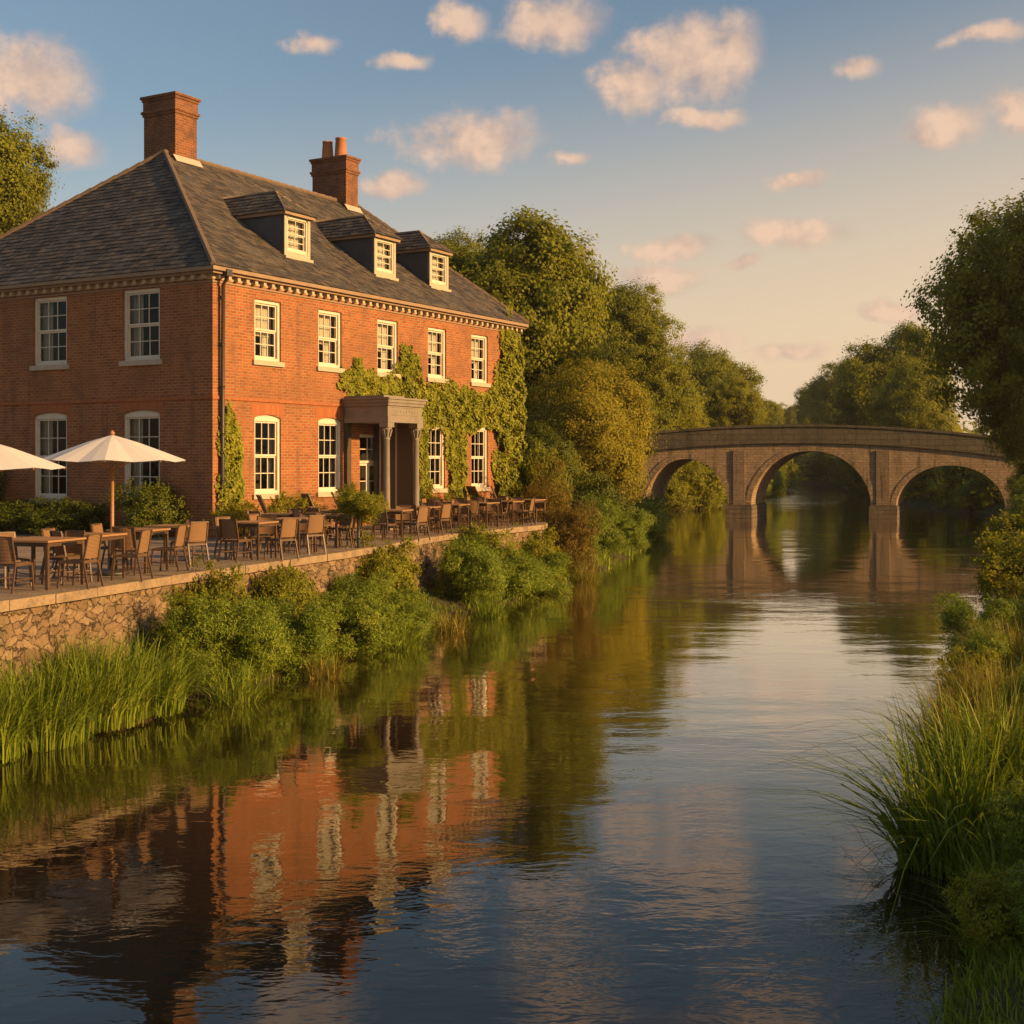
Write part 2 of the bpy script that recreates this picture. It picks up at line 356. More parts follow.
def np_mesh(name, verts, faces, m):
    """verts (n,3), faces (k,4) -> mesh, quickly"""
    me = bpy.data.meshes.new(name); n = len(verts); k = len(faces); q = faces.shape[1]
    me.vertices.add(n); me.vertices.foreach_set('co', np.ascontiguousarray(verts, dtype=np.float32).ravel())
    me.loops.add(k * q); me.loops.foreach_set('vertex_index', np.ascontiguousarray(faces, dtype=np.int32).ravel())
    me.polygons.add(k); me.polygons.foreach_set('loop_start', np.arange(0, k * q, q, dtype=np.int32))
    me.update(calc_edges=True); me.validate(); me.materials.append(M[m]); return me
def tag(o, label, cat, group=None, kind=None):
    o['label'] = label; o['category'] = cat
    if group: o['group'] = group
    if kind: o['kind'] = kind
    return o
def thing(name, label, cat, loc=(0, 0, 0), rz=0, group=None): return tag(link(name, None, None, loc, rz), label, cat, group)
def dup(root, label, loc, rz=0, scale=1, group=None):
    def cp(o, par):
        c = o.copy(); C.objects.link(c)
        if par: c.parent = par
        for ch in o.children: cp(ch, c)
        return c
    r = cp(root, None); r.location = loc; r.rotation_euler = (0, 0, rz); r.scale = (scale,) * 3 if not hasattr(scale, '__len__') else scale
    r['label'] = label
    if group: r['group'] = group
    return r

# ---------------------------------------------------------------- river and ground
LB = np.array([(-60,-26),(-30,-17),(0,-10.5),(10,-8.4),(16.7,-6.5),(19.1,-5.05),(21.9,-4.05),(25.4,-3.0),(29.5,-1.65),(34,-.2),(39.9,1.5),(45.5,3.1),(52,4.6),(59,5.9),(75,8.2),(90,9.6),(99,10.8),(108,16.5),(116,20.5),(150,28.5),(180,37.4),(200,39.5),(230,36),(256,32),(300,18),(400,-30),(700,-220)], float)
RB = np.array([(-60,-4),(-30,-1),(0,1.6),(8.7,2.95),(12,3.85),(18,6.0),(24.7,8.4),(35.6,13.2),(48,18),(60,22.3),(72,26.6),(86,31.6),(92,33),(115,34),(130,36),(150,39.5),(180,46.5),(200,49),(230,48.5),(256,46),(300,34),(400,-8),(700,-195)], float)
def xl(y): return np.interp(y, LB[:, 0], LB[:, 1])
def xr(y): return np.interp(y, RB[:, 0], RB[:, 1])
def wig(y, s): return .22*np.sin(y*1.1+s)+.15*np.sin(y*2.3+2*s)
DL = np.array([0,.3,.8,1.5,2.5,4,8,15,40,120,500.]); HL = np.array([-.25,.06,.2,.38,.6,1.3,1.6,1.65,1.7,1.8,2.])
DR = np.array([0,.25,.7,1.4,2.4,4,8,15,40,120,500.]); HR = np.array([-.25,.10,.32,.6,.95,1.2,1.3,1.4,1.6,1.8,2.])
def ground_z(x, y):
    dl = xl(y) + wig(y, 1) - x; dr = x - xr(y) - wig(y, 2)
    return float(np.interp(dl, DL, HL)) if dl > 0 else (float(np.interp(dr, DR, HR)) if dr > 0 else -.8)
ys = np.concatenate([np.arange(-60, 4, 4), np.arange(4, 60, .5), np.arange(60, 130, 2), np.arange(130, 340, 10), np.array([400, 500, 700])])
rows = []
rng = np.random.default_rng(3)
for y in ys:
    a, b = xl(y) + wig(y, 1), xr(y) + wig(y, 2)
    r = [(a - d, y, h) for d, h in zip(DL[::-1], HL[::-1])] + [(a + .6, y, -.8), (b - .6, y, -.8)] + [(b + d, y, h) for d, h in zip(DR, HR)]
    r = [(px, py, pz + (rng.normal(0, .04) if 0 < pz < 1.25 else 0)) for px, py, pz in r]
    rows.append(r)
nc_ = len(rows[0]); V = np.array(rows).reshape(-1, 3); F = []
for i in range(len(rows) - 1):
    for j in range(nc_ - 1):
        F.append((i*nc_+j, i*nc_+j+1, (i+1)*nc_+j+1, (i+1)*nc_+j))
g = link('ground', np_mesh('ground', V, np.array(F), 'ground')); g['kind'] = 'structure'
wm = MB(); wm.quad((-60, -60, 0), (200, -60, 0), (200, 700, 0), (-60, 700, 0))
wo = wm.build('water', 'water'); wo['kind'] = 'structure'

# ---------------------------------------------------------------- terrace and retaining wall
ZT = 1.8
EDGE = [(-11.2, 8), (-9.05, 12.3), (-7.05, 18.13), (-6.44, 20.02), (-5.83, 22.05), (-4.26, 26.48), (-3.67, 28.12), (-1.87, 34.75), (.85, 40.3), (.95, 41.3), (.6, 44.0), (-.4, 48.0)]
tp = MB(); poly = [(x, y, ZT) for x, y in EDGE] + [(-20, 48, ZT), (-20, 8, ZT)]
tp.add(poly, [tuple(range(len(poly)))]); o = tp.build('terrace_paving', 'paving'); o['kind'] = 'structure'
def offset_line(pts, d):
    out = []
    for i, p in enumerate(pts):
        a = Vector(pts[max(i-1, 0)]); b = Vector(pts[min(i+1, len(pts)-1)]); n = (b - a).normalized(); out.append((p[0] + n.y * d, p[1] - n.x * d))
    return out
def strip(mb, pts, d0, d1, z0, z1):
    A, B = offset_line(pts, d0), offset_line(pts, d1); n = len(pts)
    vs = [(x, y, z0) for x, y in A] + [(x, y, z0) for x, y in B] + [(x, y, z1) for x, y in A] + [(x, y, z1) for x, y in B]; fs = []
    for i in range(n - 1):
        fs += [(i+n, i+1+n, i+1+3*n, i+3*n), (i+1, i, i+2*n, i+1+2*n), (i+2*n, i+3*n, i+1+3*n, i+1+2*n), (i, i+1, i+1+n, i+n)]
    fs += [(0, n, 3*n, 2*n), (n-1, 3*n-1, 4*n-1, 2*n-1)]
    mb.add(vs, fs)
wall = thing('retaining_wall', 'long rough rubble stone wall holding up the terrace above the river', 'wall', (-5, 23, 0))
from mathutils import noise as mnoise
mb = MB(); strip(mb, EDGE, -.35, .02, -.4, 1.665)
fine = []
for (a, b) in zip(EDGE[:-1], EDGE[1:]):
    n = max(1, int((Vector(b) - Vector(a)).length / .09)); fine += [tuple(Vector(a).lerp(Vector(b), k / n)) for k in range(n)]
fine.append(EDGE[-1]); base_ = offset_line(fine, .06); out_ = offset_line(fine, 1.0); nz = 22; gv = []; gf = []
for (x, y), (x2, y2) in zip(base_, out_):
    for j in range(nz):
        z = -.4 + 2.065 * j / (nz - 1); q = Vector((x * 3.2, y * 3.2, z * 5.5)); cell = mnoise.cell_vector(q + mnoise.noise_vector(q * .8) * .5)
        d = .035 * mnoise.noise(q) + .03 * mnoise.noise(q * 2.7) + .03 * (cell.x - .5); dx, dy = x2 - x, y2 - y; l = math.hypot(dx, dy); gv.append((x + dx / l * d, y + dy / l * d, z))
for i in range(len(base_) - 1):
    for j in range(nz - 1): gf.append((i*nz+j, (i+1)*nz+j, (i+1)*nz+j+1, i*nz+j+1))
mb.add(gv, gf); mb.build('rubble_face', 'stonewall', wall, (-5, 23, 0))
mb = MB()
L = []
for (a, b) in zip(EDGE[:-1], EDGE[1:]):
    n = max(1, round((Vector(b) - Vector(a)).length / 1.15))
    for k in range(n): L.append((Vector(a).lerp(Vector(b), k / n), Vector(a).lerp(Vector(b), (k + 1) / n)))
for a, b in L:
    g_ = (b - a).normalized() * .006; a2, b2 = a + g_, b - g_; j = random.uniform(-.008, .008); dz = random.uniform(-.006, .006)
    strip(mb, [tuple(a2), tuple(b2)], -.42 + j, .16 + j, 1.67, 1.815 + dz)
mb.build('coping', 'coping', wall, (-5, 23, 0))

# ---------------------------------------------------------------- the house
ANG = math.atan2(.869, .495); HZ = 1.8
D1 = Vector((math.cos(ANG), math.sin(ANG), 0)); D2 = Vector((-D1.y, D1.x, 0)); HC = Vector((-7.5, 33.6, 0))
def hw(u, v, z=0): p = HC + D1 * u + D2 * v; return (p.x, p.y, z)
house = thing('brick_house', 'two-storey red brick riverside house with hipped slate roof, dormers and sash windows', 'house', (-7.5, 33.6, HZ), ANG)
HO = (0, 0, HZ)
U0, U1, V1, ZE = -.2, 15.6, 12.1, 8.5
wins = []   # (wall, centre, width, z0, z1, arched, kind)
for uc in (1.94, 4.65, 7.5, 10.27, 12.93): wins.append(('front', uc, 1.08, 6.43, 8.05, 0, 'upper'))
for uc in (1.94, 4.65, 10.2, 12.93): wins.append(('front', uc, 1.08, 2.87, 4.90, .09, 'lower'))
for vc in (2.48, 5.93, 9.4): wins.append(('side', vc, 1.32, 6.40, 8.28, 0, 'upper_side'))
for vc in (2.48, 5.93, 9.4): wins.append(('side', vc, 1.32, 2.72, 5.0, .09, 'lower_side'))
DOOR = ('front', 6.6, 1.06, 1.8, 4.55, 0, 'door')
mb = MB(); WT = .3
def wall_face(mb, P, s0, s1, z0, z1, ops, inner):
    """P(s, d, z) maps along/depth/height to a point; ops = openings (s0,s1,z0,z1,rise)"""
    cuts = sorted({s0, s1} | {o[0] for o in ops} | {o[1] for o in ops})
    for a, b in zip(cuts[:-1], cuts[1:]):
        col = sorted([o for o in ops if o[0] <= a + 1e-6 and o[1] >= b - 1e-6], key=lambda o: o[2])
        lowpts = [(a, z0), (b, z0)]
        for o in col:
            mb.add([P(lowpts[0][0], 0, lowpts[0][1])] + [P(s, 0, z) for s, z in lowpts[1:]] + [P(b, 0, o[2]), P(a, 0, o[2])], [tuple(range(len(lowpts) + 2))])
            n = 9; lowpts = []
            for k in range(n):
                tt = k / (n - 1); lowpts.append((a + (b - a) * tt, o[3] + o[4] * (1 - (2 * tt - 1) ** 2)))
        mb.add([P(s, 0, z) for s, z in lowpts] + [P(b, 0, z1), P(a, 0, z1)], [tuple(range(len(lowpts) + 2))])
    for (a, b, c, d, r) in ops:
        dep = inner
        mb.quad(P(a, 0, c), P(a, dep, c), P(a, dep, d), P(a, 0, d)); mb.quad(P(b, 0, c), P(b, 0, d), P(b, dep, d), P(b, dep, c)); mb.quad(P(a, 0, c), P(b, 0, c), P(b, dep, c), P(a, dep, c))
        n = 9; pr = [(a + (b - a) * k / (n - 1), d + r * (1 - (2 * k / (n - 1) - 1) ** 2)) for k in range(n)]
        for (p, q) in zip(pr[:-1], pr[1:]): mb.quad(P(p[0], 0, p[1]), P(p[0], dep, p[1]), P(q[0], dep, q[1]), P(q[0], 0, q[1]))
opf = [(w_[1]-w_[2]/2, w_[1]+w_[2]/2, w_[3], w_[4], w_[5]) for w_ in wins + [DOOR] if w_[0] == 'front']
ops_ = [(w_[1]-w_[2]/2, w_[1]+w_[2]/2, w_[3], w_[4], w_[5]) for w_ in wins if w_[0] == 'side']
wall_face(mb, lambda s, d, z: (s, d, z), U0, U1, 1.5, ZE, opf, WT)
wall_face(mb, lambda s, d, z: (U0 + d, s, z), 0, V1, 1.5, ZE, ops_, WT)
mb.quad((U1, 0, 1.5), (U1, V1, 1.5), (U1, V1, ZE), (U1, 0, ZE)); mb.quad((U1, V1, 1.5), (U0, V1, 1.5), (U0, V1, ZE), (U1, V1, ZE))
wallo = mb.build('wall', 'brick', house, HO)
mb = MB()
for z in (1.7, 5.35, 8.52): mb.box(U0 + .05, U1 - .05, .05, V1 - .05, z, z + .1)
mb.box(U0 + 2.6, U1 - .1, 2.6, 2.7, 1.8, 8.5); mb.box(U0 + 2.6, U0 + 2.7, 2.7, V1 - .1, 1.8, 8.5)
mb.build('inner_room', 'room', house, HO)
# string course, plinth
mb = MB(); mb.box(U0 - .035, U1 + .035, -.035, .0, 5.33, 5.42); mb.box(U0 - .035, U0, 0, V1, 5.33, 5.42); mb.build('string_course', 'gauged', house, HO)
mb = MB(); mb.box(U0 - .05, U1 + .05, -.05, .0, 1.5, 2.25); mb.box(U0 - .05, U0, 0, V1, 1.5, 2.25); mb.build('plinth', 'brick', house, HO)
# cornice with dentils
mb = MB()
OV = .30
mb.box(U0 - .22, U1 + .15, -.22, 0, 8.50, 8.56); mb.box(U0 - .22, U0, 0, V1, 8.50, 8.56)
mb.box(U0 - OV - .02, U1 + .2, -OV - .02, -.2, 8.563, 8.66); mb.box(U0 - OV - .02, U0 - .2, -.2, V1, 8.563, 8.66)
mb.box(U0 - .03, U1 + .03, -.03, 0, 8.30, 8.34); mb.box(U0 - .03, U0, 0, V1, 8.30, 8.34)
mb.build('cornice', 'cornice', house, HO)
mb = MB(); s = U0 + .1
mb.box(U0, U1, -.02, 0, 8.385, 8.505)
while s < U1: mb.box(s, s + .11, -.15, 0, 8.39, 8.50); s += .34
mb.build('dentil_row', 'dentil', house, HO); mb = MB()
mb.box(U0 - .02, U0, 0, V1, 8.385, 8.505); s = .15
while s < V1: mb.box(U0 - .15, U0, s, s + .11, 8.39, 8.50); s += .34
mb.build('dentil_row', 'dentil', house, HO)
# roof --------------------------------------------------------------
ZR0, ZR = 8.68, 13.2
A = Vector((4.3, 6.05, ZR)); B = Vector((14.2, 6.05, ZR))
e0 = Vector((U0 - OV, -OV, ZR0)); e1 = Vector((U1 + .2, -OV, ZR0)); e2 = Vector((U1 + .2, V1 + OV, ZR0)); e3 = Vector((U0 - OV, V1 + OV, ZR0))
roof_mb = MB()
roof_mb.quad(e0, e1, B, A); roof_mb.quad(e2, e3, A, B); roof_mb.tri(e3, e0, A); roof_mb.tri(e1, e2, B)
roof_mb.add([e0, e1, e2, e3], [(3, 2, 1, 0)])
def roof_z(v): return ZR0 + (ZR - ZR0) * (v + OV) / (6.05 + OV)
rr = random.Random(5)
def slates(p0, p1, top_a, top_b, rowh=.19, wid=.27):
    """p0->p1 eave, top_a above p0's side, top_b above p1's side"""
    ex = (p1 - p0).normalized(); mid = (top_a + top_b) / 2 - p0; up = (mid - ex * mid.dot(ex)); Hh = up.length; up.normalize(); nn = ex.cross(up).normalized()
    if nn.z < 0: nn = -nn
    Lb = (p1 - p0).length; ta = (top_a - p0).dot(ex); tb = (top_b - p0).dot(ex)
    r = 0; y = -.03
    while y < Hh - .05:
        hh = min(rowh * 1.55, Hh - y + .01); f0, f1 = max(y, 0) / Hh, min((y + hh) / Hh, 1)
        lo0, hi0, lo1, hi1 = ta * f0, Lb + (tb - Lb) * f0, ta * f1, Lb + (tb - Lb) * f1; x = min(lo0, lo1) - (wid * .5 if r % 2 else 0)
        while x < max(hi0, hi1):
            w1 = wid * rr.uniform(.85, 1.2); b_ = x + w1 - .008
            a0, b0, a1, b1 = max(x, lo0), min(b_, hi0), max(x, lo1), min(b_, hi1)
            if b0 - a0 > .03 or b1 - a1 > .03:
                b0 = max(b0, a0 + .01) if b1 - a1 > .03 else b0; b1 = max(b1, a1); b0 = max(b0, a0)
                j = rr.uniform(-.018, .018) if y > 0 else 0; t0 = .022 + rr.uniform(0, .018)
                q0 = p0 + ex * a0 + up * (y + j) + nn * t0; q1 = p0 + ex * b0 + up * (y + j + rr.uniform(-.008, .008)) + nn * (t0 + rr.uniform(-.006, .006))
                q2 = p0 + ex * b1 + up * (y + hh) + nn * .004; q3 = p0 + ex * a1 + up * (y + hh) + nn * .004
                dn = nn * -.02
                roof_mb.add([q0, q1, q2, q3, q0 + dn, q1 + dn], [(0, 1, 2, 3), (4, 5, 1, 0)])
            x += w1
        y += rowh; r += 1
slates(e0, e1, A, B); slates(e3, e0, A, A); slates(e1, e2, B, B, .25, .4)
roof = roof_mb.build('roof', 'slate', house, HO)
mb = MB()
for p, q in ((e0, A), (e1, B), (e2, B), (e3, A), (A, B)):
    d = q - p; n = max(2, int(d.length / .4)); 
    for k in range(n):
        a = p + d * (k / n); b = p + d * ((k + 1.04) / n); mb.tube([a + Vector((0, 0, .02)), b + Vector((0, 0, .035))], [.075, .085], 6, False)
mb.build('ridge_tiles', 'ridge', roof)
roof.children[-1].data.transform(Matrix.Translation((0, 0, -HZ)))
# chimneys
def chimney(u0, u1, v0, v1, zb, zt, pots):
    mb = MB(); mb.box(u0, u1, v0, v1, zb, zt - .62)
    for (z0, z1, d) in ((zt-.62, zt-.54, .035), (zt-.54, zt-.46, .07), (zt-.46, zt-.16, .02), (zt-.16, zt-.08, .05), (zt-.08, zt, .09)): mb.box(u0-d, u1+d, v0-d, v1+d, z0, z1)
    c = mb.build('chimney', 'brickold', roof, HO)
    m2 = MB(); zf = roof_z(v0)
    m2.quad((u0-.1, v0-.16, roof_z(v0-.16)+.05), (u1+.12, v0-.16, roof_z(v0-.16)+.05), (u1+.12, v0-.004, zf+.16), (u0-.1, v0-.004, zf+.16))
    m2.quad((u1+.004, v0, zf+.2), (u1+.14, v0-.1, roof_z(v0-.1)+.05), (u1+.14, v1, roof_z(v0)+.1), (u1+.004, v1, roof_z(v0)+.3))
    m2.build('flashing', 'leadw', roof, HO)
    for (pu, pv, h, r) in pots:
        m3 = MB(); m3.lathe([(r, zt), (r*.97, zt+.07), (r*.80, zt+h-.06), (r*.86, zt+h-.05), (r*.86, zt+h), (r*.68, zt+h), (r*.6, zt+h-.14)], 14, (pu, pv))
        m3.build('chimney_pot', 'pot', roof, HO)
chimney(4.42, 5.36, 5.74, 7.05, 11.5, 15.05, [])
chimney(12.9, 13.62, 5.62, 7.15, 11.5, 14.83, [(13.25, 6.12, .74, .235), (13.25, 6.72, .68, .225)])

# windows ------------------------------------------------------------
def window_parts(w_, h_, rise, kind):
    """local: x along, y inward, z up, origin at bottom centre of opening; returns list of (name, mesh)"""
    fr = .05 if kind == 'dormer' else .085; out = []
    def arc(x): return h_ + rise * (1 - (2 * x / w_) ** 2)
    mb = MB(); y0, y1 = .05, .2
    mb.box(-w_/2, -w_/2+fr, y0, y1, 0, h_); mb.box(w_/2-fr, w_/2, y0, y1, 0, h_); mb.box(-w_/2+fr, w_/2-fr, y0, y1, 0, .09)
    n = 9
    xs = [-w_/2 + w_ * k / (n-1) for k in range(n)]
    for a, b in zip(xs[:-1], xs[1:]):
        za, zb = arc(a), arc(b); zl = h_ - fr
        mb.add([(a, y0, zl), (b, y0, zl), (b, y1, zl), (a, y1, zl), (a, y0, za), (b, y0, zb), (b, y1, zb), (a, y1, za)], [(0,3,2,1),(4,5,6,7),(0,1,5,4),(2,3,7,6)])
    out.append(('window', mb.mesh('window', 'paint')))
    a, b, c, d = -w_/2+fr, w_/2-fr, .09, h_-fr; mid = c + (d - c) * .5; st = .03 if kind == 'dormer' else .045
    ms = MB()
    for (z0, z1, ya) in ((mid, d, .095), (c, mid, .125)):
        yb = ya + .04
        ms.box(a, a+st, ya, yb, z0, z1); ms.box(b-st, b, ya, yb, z0, z1); ms.box(a+st, b-st, ya, yb, z1-st, z1); ms.box(a+st, b-st, ya, yb, z0, z0+st)
        nx = 2 if kind == 'dormer' else 3
        for k in range(1, nx):
            x = a+st + (b-a-2*st) * k / nx; ms.box(x-.011, x+.011, ya+.005, yb-.005, z0+st, z1-st)
        zc = (z0 + z1) / 2; ms.box(a+st, b-st, ya+.008, yb-.008, zc-.011, zc+.011)
    out.append(('sash', ms.mesh('sash', 'paint')))
    mg = MB(); mg.quad((a, .116, mid), (b, .116, mid), (b, .116, d), (a, .116, d)); mg.quad((a, .146, c), (b, .146, c), (b, .146, mid), (a, .146, mid)); out.append(('pane', mg.mesh('pane', 'glass')))
    m4 = MB(); m4.box(-w_/2-.09, w_/2+.09, -.07, .06, -.13, 0); out.append(('sill', m4.mesh('sill', 'sill')))
    if kind == 'lower' or kind == 'lower_side':
        m5 = MB(); k = 11; xs = [(-w_/2-.12) + (w_+.24) * i / (k-1) for i in range(k)]
        for p, q in zip(xs[:-1], xs[1:]):
            f = lambda x: h_ + rise * max(0, (1 - (2*x/(w_+.24))**2)) + .015
            m5.add([(p,-.006,f(p)),(q,-.006,f(q)),(q,-.006,h_+.40),(p,-.006,h_+.40),(p,.05,f(p)),(q,.05,f(q)),(q,.05,h_+.40),(p,.05,h_+.40)], [(0,1,2,3),(0,4,5,1),(3,2,6,7)])
        out.append(('brick_arch', m5.mesh('brick_arch', 'gauged')))
    mc = MB()
    def drape(x0, x1, z0, z1, y=.30):
        n = max(4, int((x1-x0)/.035)); xs = [x0+(x1-x0)*i/n for i in range(n+1)]
        for i in range(n):
            ya, yb = y+.02*math.sin(i*1.9), y+.02*math.sin((i+1)*1.9); mc.add([(xs[i],ya,z0),(xs[i+1],yb,z0),(xs[i+1],yb,z1),(xs[i],ya,z1)], [(0,1,2,3)])
    if kind == 'upper': drape(-w_/2+.02, w_/2-.16, h_*.42, h_); drape(-w_/2+.02, -w_/2+.3, 0, h_*.42); drape(w_/2-.38, w_/2-.02, .02, h_, .34)
    elif kind == 'upper_side': drape(-w_/2, -w_/2+.42, 0, h_); drape(w_/2-.2, w_/2, 0, h_)
    elif kind == 'lower_side': drape(-w_/2, -w_/2+.40, 0, h_); drape(w_/2-.16, w_/2, 0, h_)
    elif kind == 'dormer': drape(-w_/2, w_/2, .1, h_)
    else: drape(-w_/2, -w_/2+.13, 0, h_); drape(w_/2-.2, w_/2, 0, h_)
    out.append(('curtain', mc.mesh('curtain', 'blind' if kind in ('upper', 'dormer') else 'curtain')))
    return out
cache = {}
def place_window(parent, w_, h_, rise, kind, loc, rz):
    key = (w_, h_, rise, kind)
    if key not in cache: cache[key] = window_parts(w_, h_, rise, kind)
    ps = cache[key]; root = link('window', ps[0][1], parent, loc, rz)
    for n, me in ps[1:]: link(n, me, root)
    return root
for (wl, c, w_, z0, z1, rise, kind) in wins:
    if wl == 'front': place_window(house, w_, round(z1-z0, 3), rise, kind, (c, 0, z0-HZ), 0)
    else: place_window(house, w_, round(z1-z0, 3), rise, kind, (U0, c, z0-HZ), -math.pi/2)
# dormers
for uc in (4.33, 8.68, 11.82):
    hwid = .58; vf = .95; zt = 10.80; zb = roof_z(vf)
    # cheeks and front
    mb = MB()
    vt = vf + (zt - zb) / (roof_z(1) - roof_z(0))
    mb.add([(uc-hwid, vf, zb-.1), (uc-hwid, vf, zt), (uc-hwid, vt, zt)], [(0, 1, 2)])
    mb.add([(uc+hwid, vf, zb-.1), (uc+hwid, vt, zt), (uc+hwid, vf, zt)], [(0, 1, 2)])
    dorm = mb.build('dormer', 'lead', house, HO)
    m2 = MB(); wz0, wz1 = zb+.16, zt-.08; ww = .92
    m2.box(uc-hwid, uc-ww/2, vf-.03, vf+.08, zb-.05, zt); m2.box(uc+ww/2, uc+hwid, vf-.03, vf+.08, zb-.05, zt); m2.box(uc-ww/2, uc+ww/2, vf-.03, vf+.08, wz1, zt); m2.box(uc-ww/2, uc+ww/2, vf-.03, vf+.08, zb-.05, wz0)
    m2.box(uc-hwid-.04, uc+hwid+.04, vf-.12, vf-.032, zb-.09, zb+.02)
    m2.build('dormer_front', 'sill', dorm, HO)
    key = (ww, round(wz1-wz0, 3), 0, 'dormer')
    if key not in cache: cache[key] = [p for p in window_parts(*key)]
    for n, me in cache[key]:
        if n in ('window', 'sash', 'pane', 'curtain'): link({'window': 'window_frame'}.get(n, n), me, dorm, (uc, vf-.06, wz0-HZ))
    m3 = MB(); ev = .13; zr = 11.56; vp = vf+.75; vr = -OV + (zr - ZR0) / ((ZR-ZR0)/(6.05+OV)); ze = zt+.05
    vb = -OV + (ze - ZR0) / ((ZR-ZR0)/(6.05+OV))
    l0, r0 = (uc-hwid-ev, vf-.16, ze), (uc+hwid+ev, vf-.16, ze); l1, r1 = (uc-hwid-ev, vb+.05, ze), (uc+hwid+ev, vb+.05, ze); pk, bk = (uc, vp, zr), (uc, vr+.05, zr)
    old = roof_mb; roof_mb = m3
    m3.quad(l0, l1, bk, pk); m3.quad(r1, r0, pk, bk); m3.tri(r0, l0, pk); m3.quad(l0, r0, r1, l1)
    slates(Vector(l1), Vector(l0), Vector(bk), Vector(pk), .16, .24); slates(Vector(r0), Vector(r1), Vector(pk), Vector(bk), .16, .24); slates(Vector(l0), Vector(r0), Vector(pk), Vector(pk), .16, .24)
    roof_mb = old
    m3.build('dormer_roof', 'slate', dorm, HO)
    m4 = MB(); m4.box(l0[0]+.03, r0[0]-.03, l0[1]+.02, l0[1]+.07, ze-.10, ze-.01); m4.box(l0[0]+.03, l0[0]+.08, l0[1]+.07, vb-.05, ze-.10, ze-.01); m4.box(r0[0]-.08, r0[0]-.03, l0[1]+.07, vb-.05, ze-.10, ze-.01)
    m4.tube([pk, bk], .05, 6); m4.tube([l0, pk], .03, 6); m4.tube([r0, pk], .03, 6)
    m4.build('eaves_board', 'cornice', dorm, HO)
# portico
por = thing_p = link('portico', None, house, (0, 0, 0))
pu0, pu1, pv = 5.34, 6.94, -1.5
mb = MB()
mb.box(pu0-.10, pu1+.10, pv-.10, 0-.04, 4.86, 5.02); mb.box(pu0-.07, pu1+.07, pv-.07, -.04, 5.02, 5.34); mb.box(pu0-.12, pu1+.12, pv-.12, -.04, 5.34, 5.40)
mb.box(pu0-.16, pu1+.16, pv-.16, -.04, 5.431, 5.52); mb.box(pu0-.20, pu1+.20, pv-.20, -.04, 5.521, 5.575); mb.box(pu0-.13, pu1+.13, pv-.13, -.04, 5.401, 5.43)
mb.box(pu0-.02, pu1-.6, pv+.1, -.04, 5.575, 5.64)
ent = mb.build('entablature', 'portico', por, HO)
mb = MB()   # raised carved panel on the frieze
rr2 = random.Random(2)
mb.box(pu0+.14, pu1-.14, pv-.082, pv-.07, 5.07, 5.085); mb.box(pu0+.14, pu1-.14, pv-.082, pv-.07, 5.285, 5.30)
for k in range(9):
    x = pu0+.28+k*.145; mb.box(x, x+rr2.uniform(.03,.08), pv-.078, pv-.07, 5.12+rr2.uniform(0,.05), 5.20+rr2.uniform(0,.04))
mb.build('frieze_panel', 'portico', ent, HO)
for uc in (pu0+.05, pu1-.05):
    mb = MB(); mb.box(uc-.14, uc+.14, pv-.10+.01, pv+.18, 1.8, 1.92)
    mb.lathe([(.13, 1.92), (.13, 1.97), (.105, 2.0), (.10, 2.1), (.085, 4.35), (.10, 4.37), (.10, 4.40), (.085, 4.42), (.095, 4.52), (.14, 4.66), (.15, 4.72)], 16, (uc, pv+.05))
    mb.box(uc-.16, uc+.16, pv-.10, pv+.2, 4.72, 4.857)
    for k in range(8):
        a = k*math.pi/4; mb.bar((uc+.09*math.cos(a), pv+.05+.09*math.sin(a), 4.45), (uc+.15*math.cos(a), pv+.05+.15*math.sin(a), 4.66), .035, .03)
    mb.build('column', 'portico', por, HO)
for uc in (pu0+.06, pu1-.06):
    mb = MB(); mb.box(uc-.1, uc+.1, -.12, 0, 1.8, 4.858); mb.build('pilaster', 'darkwood', por, HO)
mb = MB(); mb.box(pu1-.06, pu1, pv+.19, -.13, 1.86, 4.857); mb.build('side_screen', 'darkwood', por, HO)
mb = MB(); mb.box(pu1-.085, pu1-.062, -.78, -.73, 1.87, 4.85); mb.build('screen_moulding', 'sill', por, HO)
mb = MB(); mb.box(pu1-.085, pu1-.062, -.20, -.14, 1.87, 4.85); mb.build('screen_moulding', 'sill', por, HO)
mb = MB(); mb.box(pu0-.35, pu1+.35, pv-.35, -.05, 1.79, 1.86); mb.build('doorstep', 'coping', por, HO)
# door with glazed sidelight
dr = link('front_door', None, house, (0, 0, 0))
d0, d1 = DOOR[1]-DOOR[2]/2, DOOR[1]+DOOR[2]/2
mb = MB(); mb.box(d0, d0+.07, .05, .2, 1.86, 4.55); mb.box(d1-.07, d1, .05, .2, 1.86, 4.55); mb.box(d0+.07, d1-.07, .05, .2, 4.46, 4.55); mb.box(d0+.07, d1-.07, .05, .18, 3.70, 3.77); mb.build('door_frame', 'paint', dr, HO)
dm = (d0+d1)/2
for (a, b) in ((d0+.07, dm-.004), (dm+.004, d1-.07)):
    mb = MB(); mb.box(a, a+.07, .1, .15, 1.87, 3.70); mb.box(b-.07, b, .1, .15, 1.87, 3.70); mb.box(a+.07, b-.07, .1, .15, 1.87, 2.25); mb.box(a+.07, b-.07, .1, .15, 3.62, 3.70)
    for z in (2.70, 3.16): mb.box(a+.07, b-.07, .108, .142, z-.012, z+.012)
    lf = mb.build('door_leaf', 'paint', dr, HO)
    m2 = MB(); m2.quad((a+.07, .125, 2.25), (b-.07, .125, 2.25), (b-.07, .125, 3.62), (a+.07, .125, 3.62)); m2.build('pane', 'glass', lf, HO)
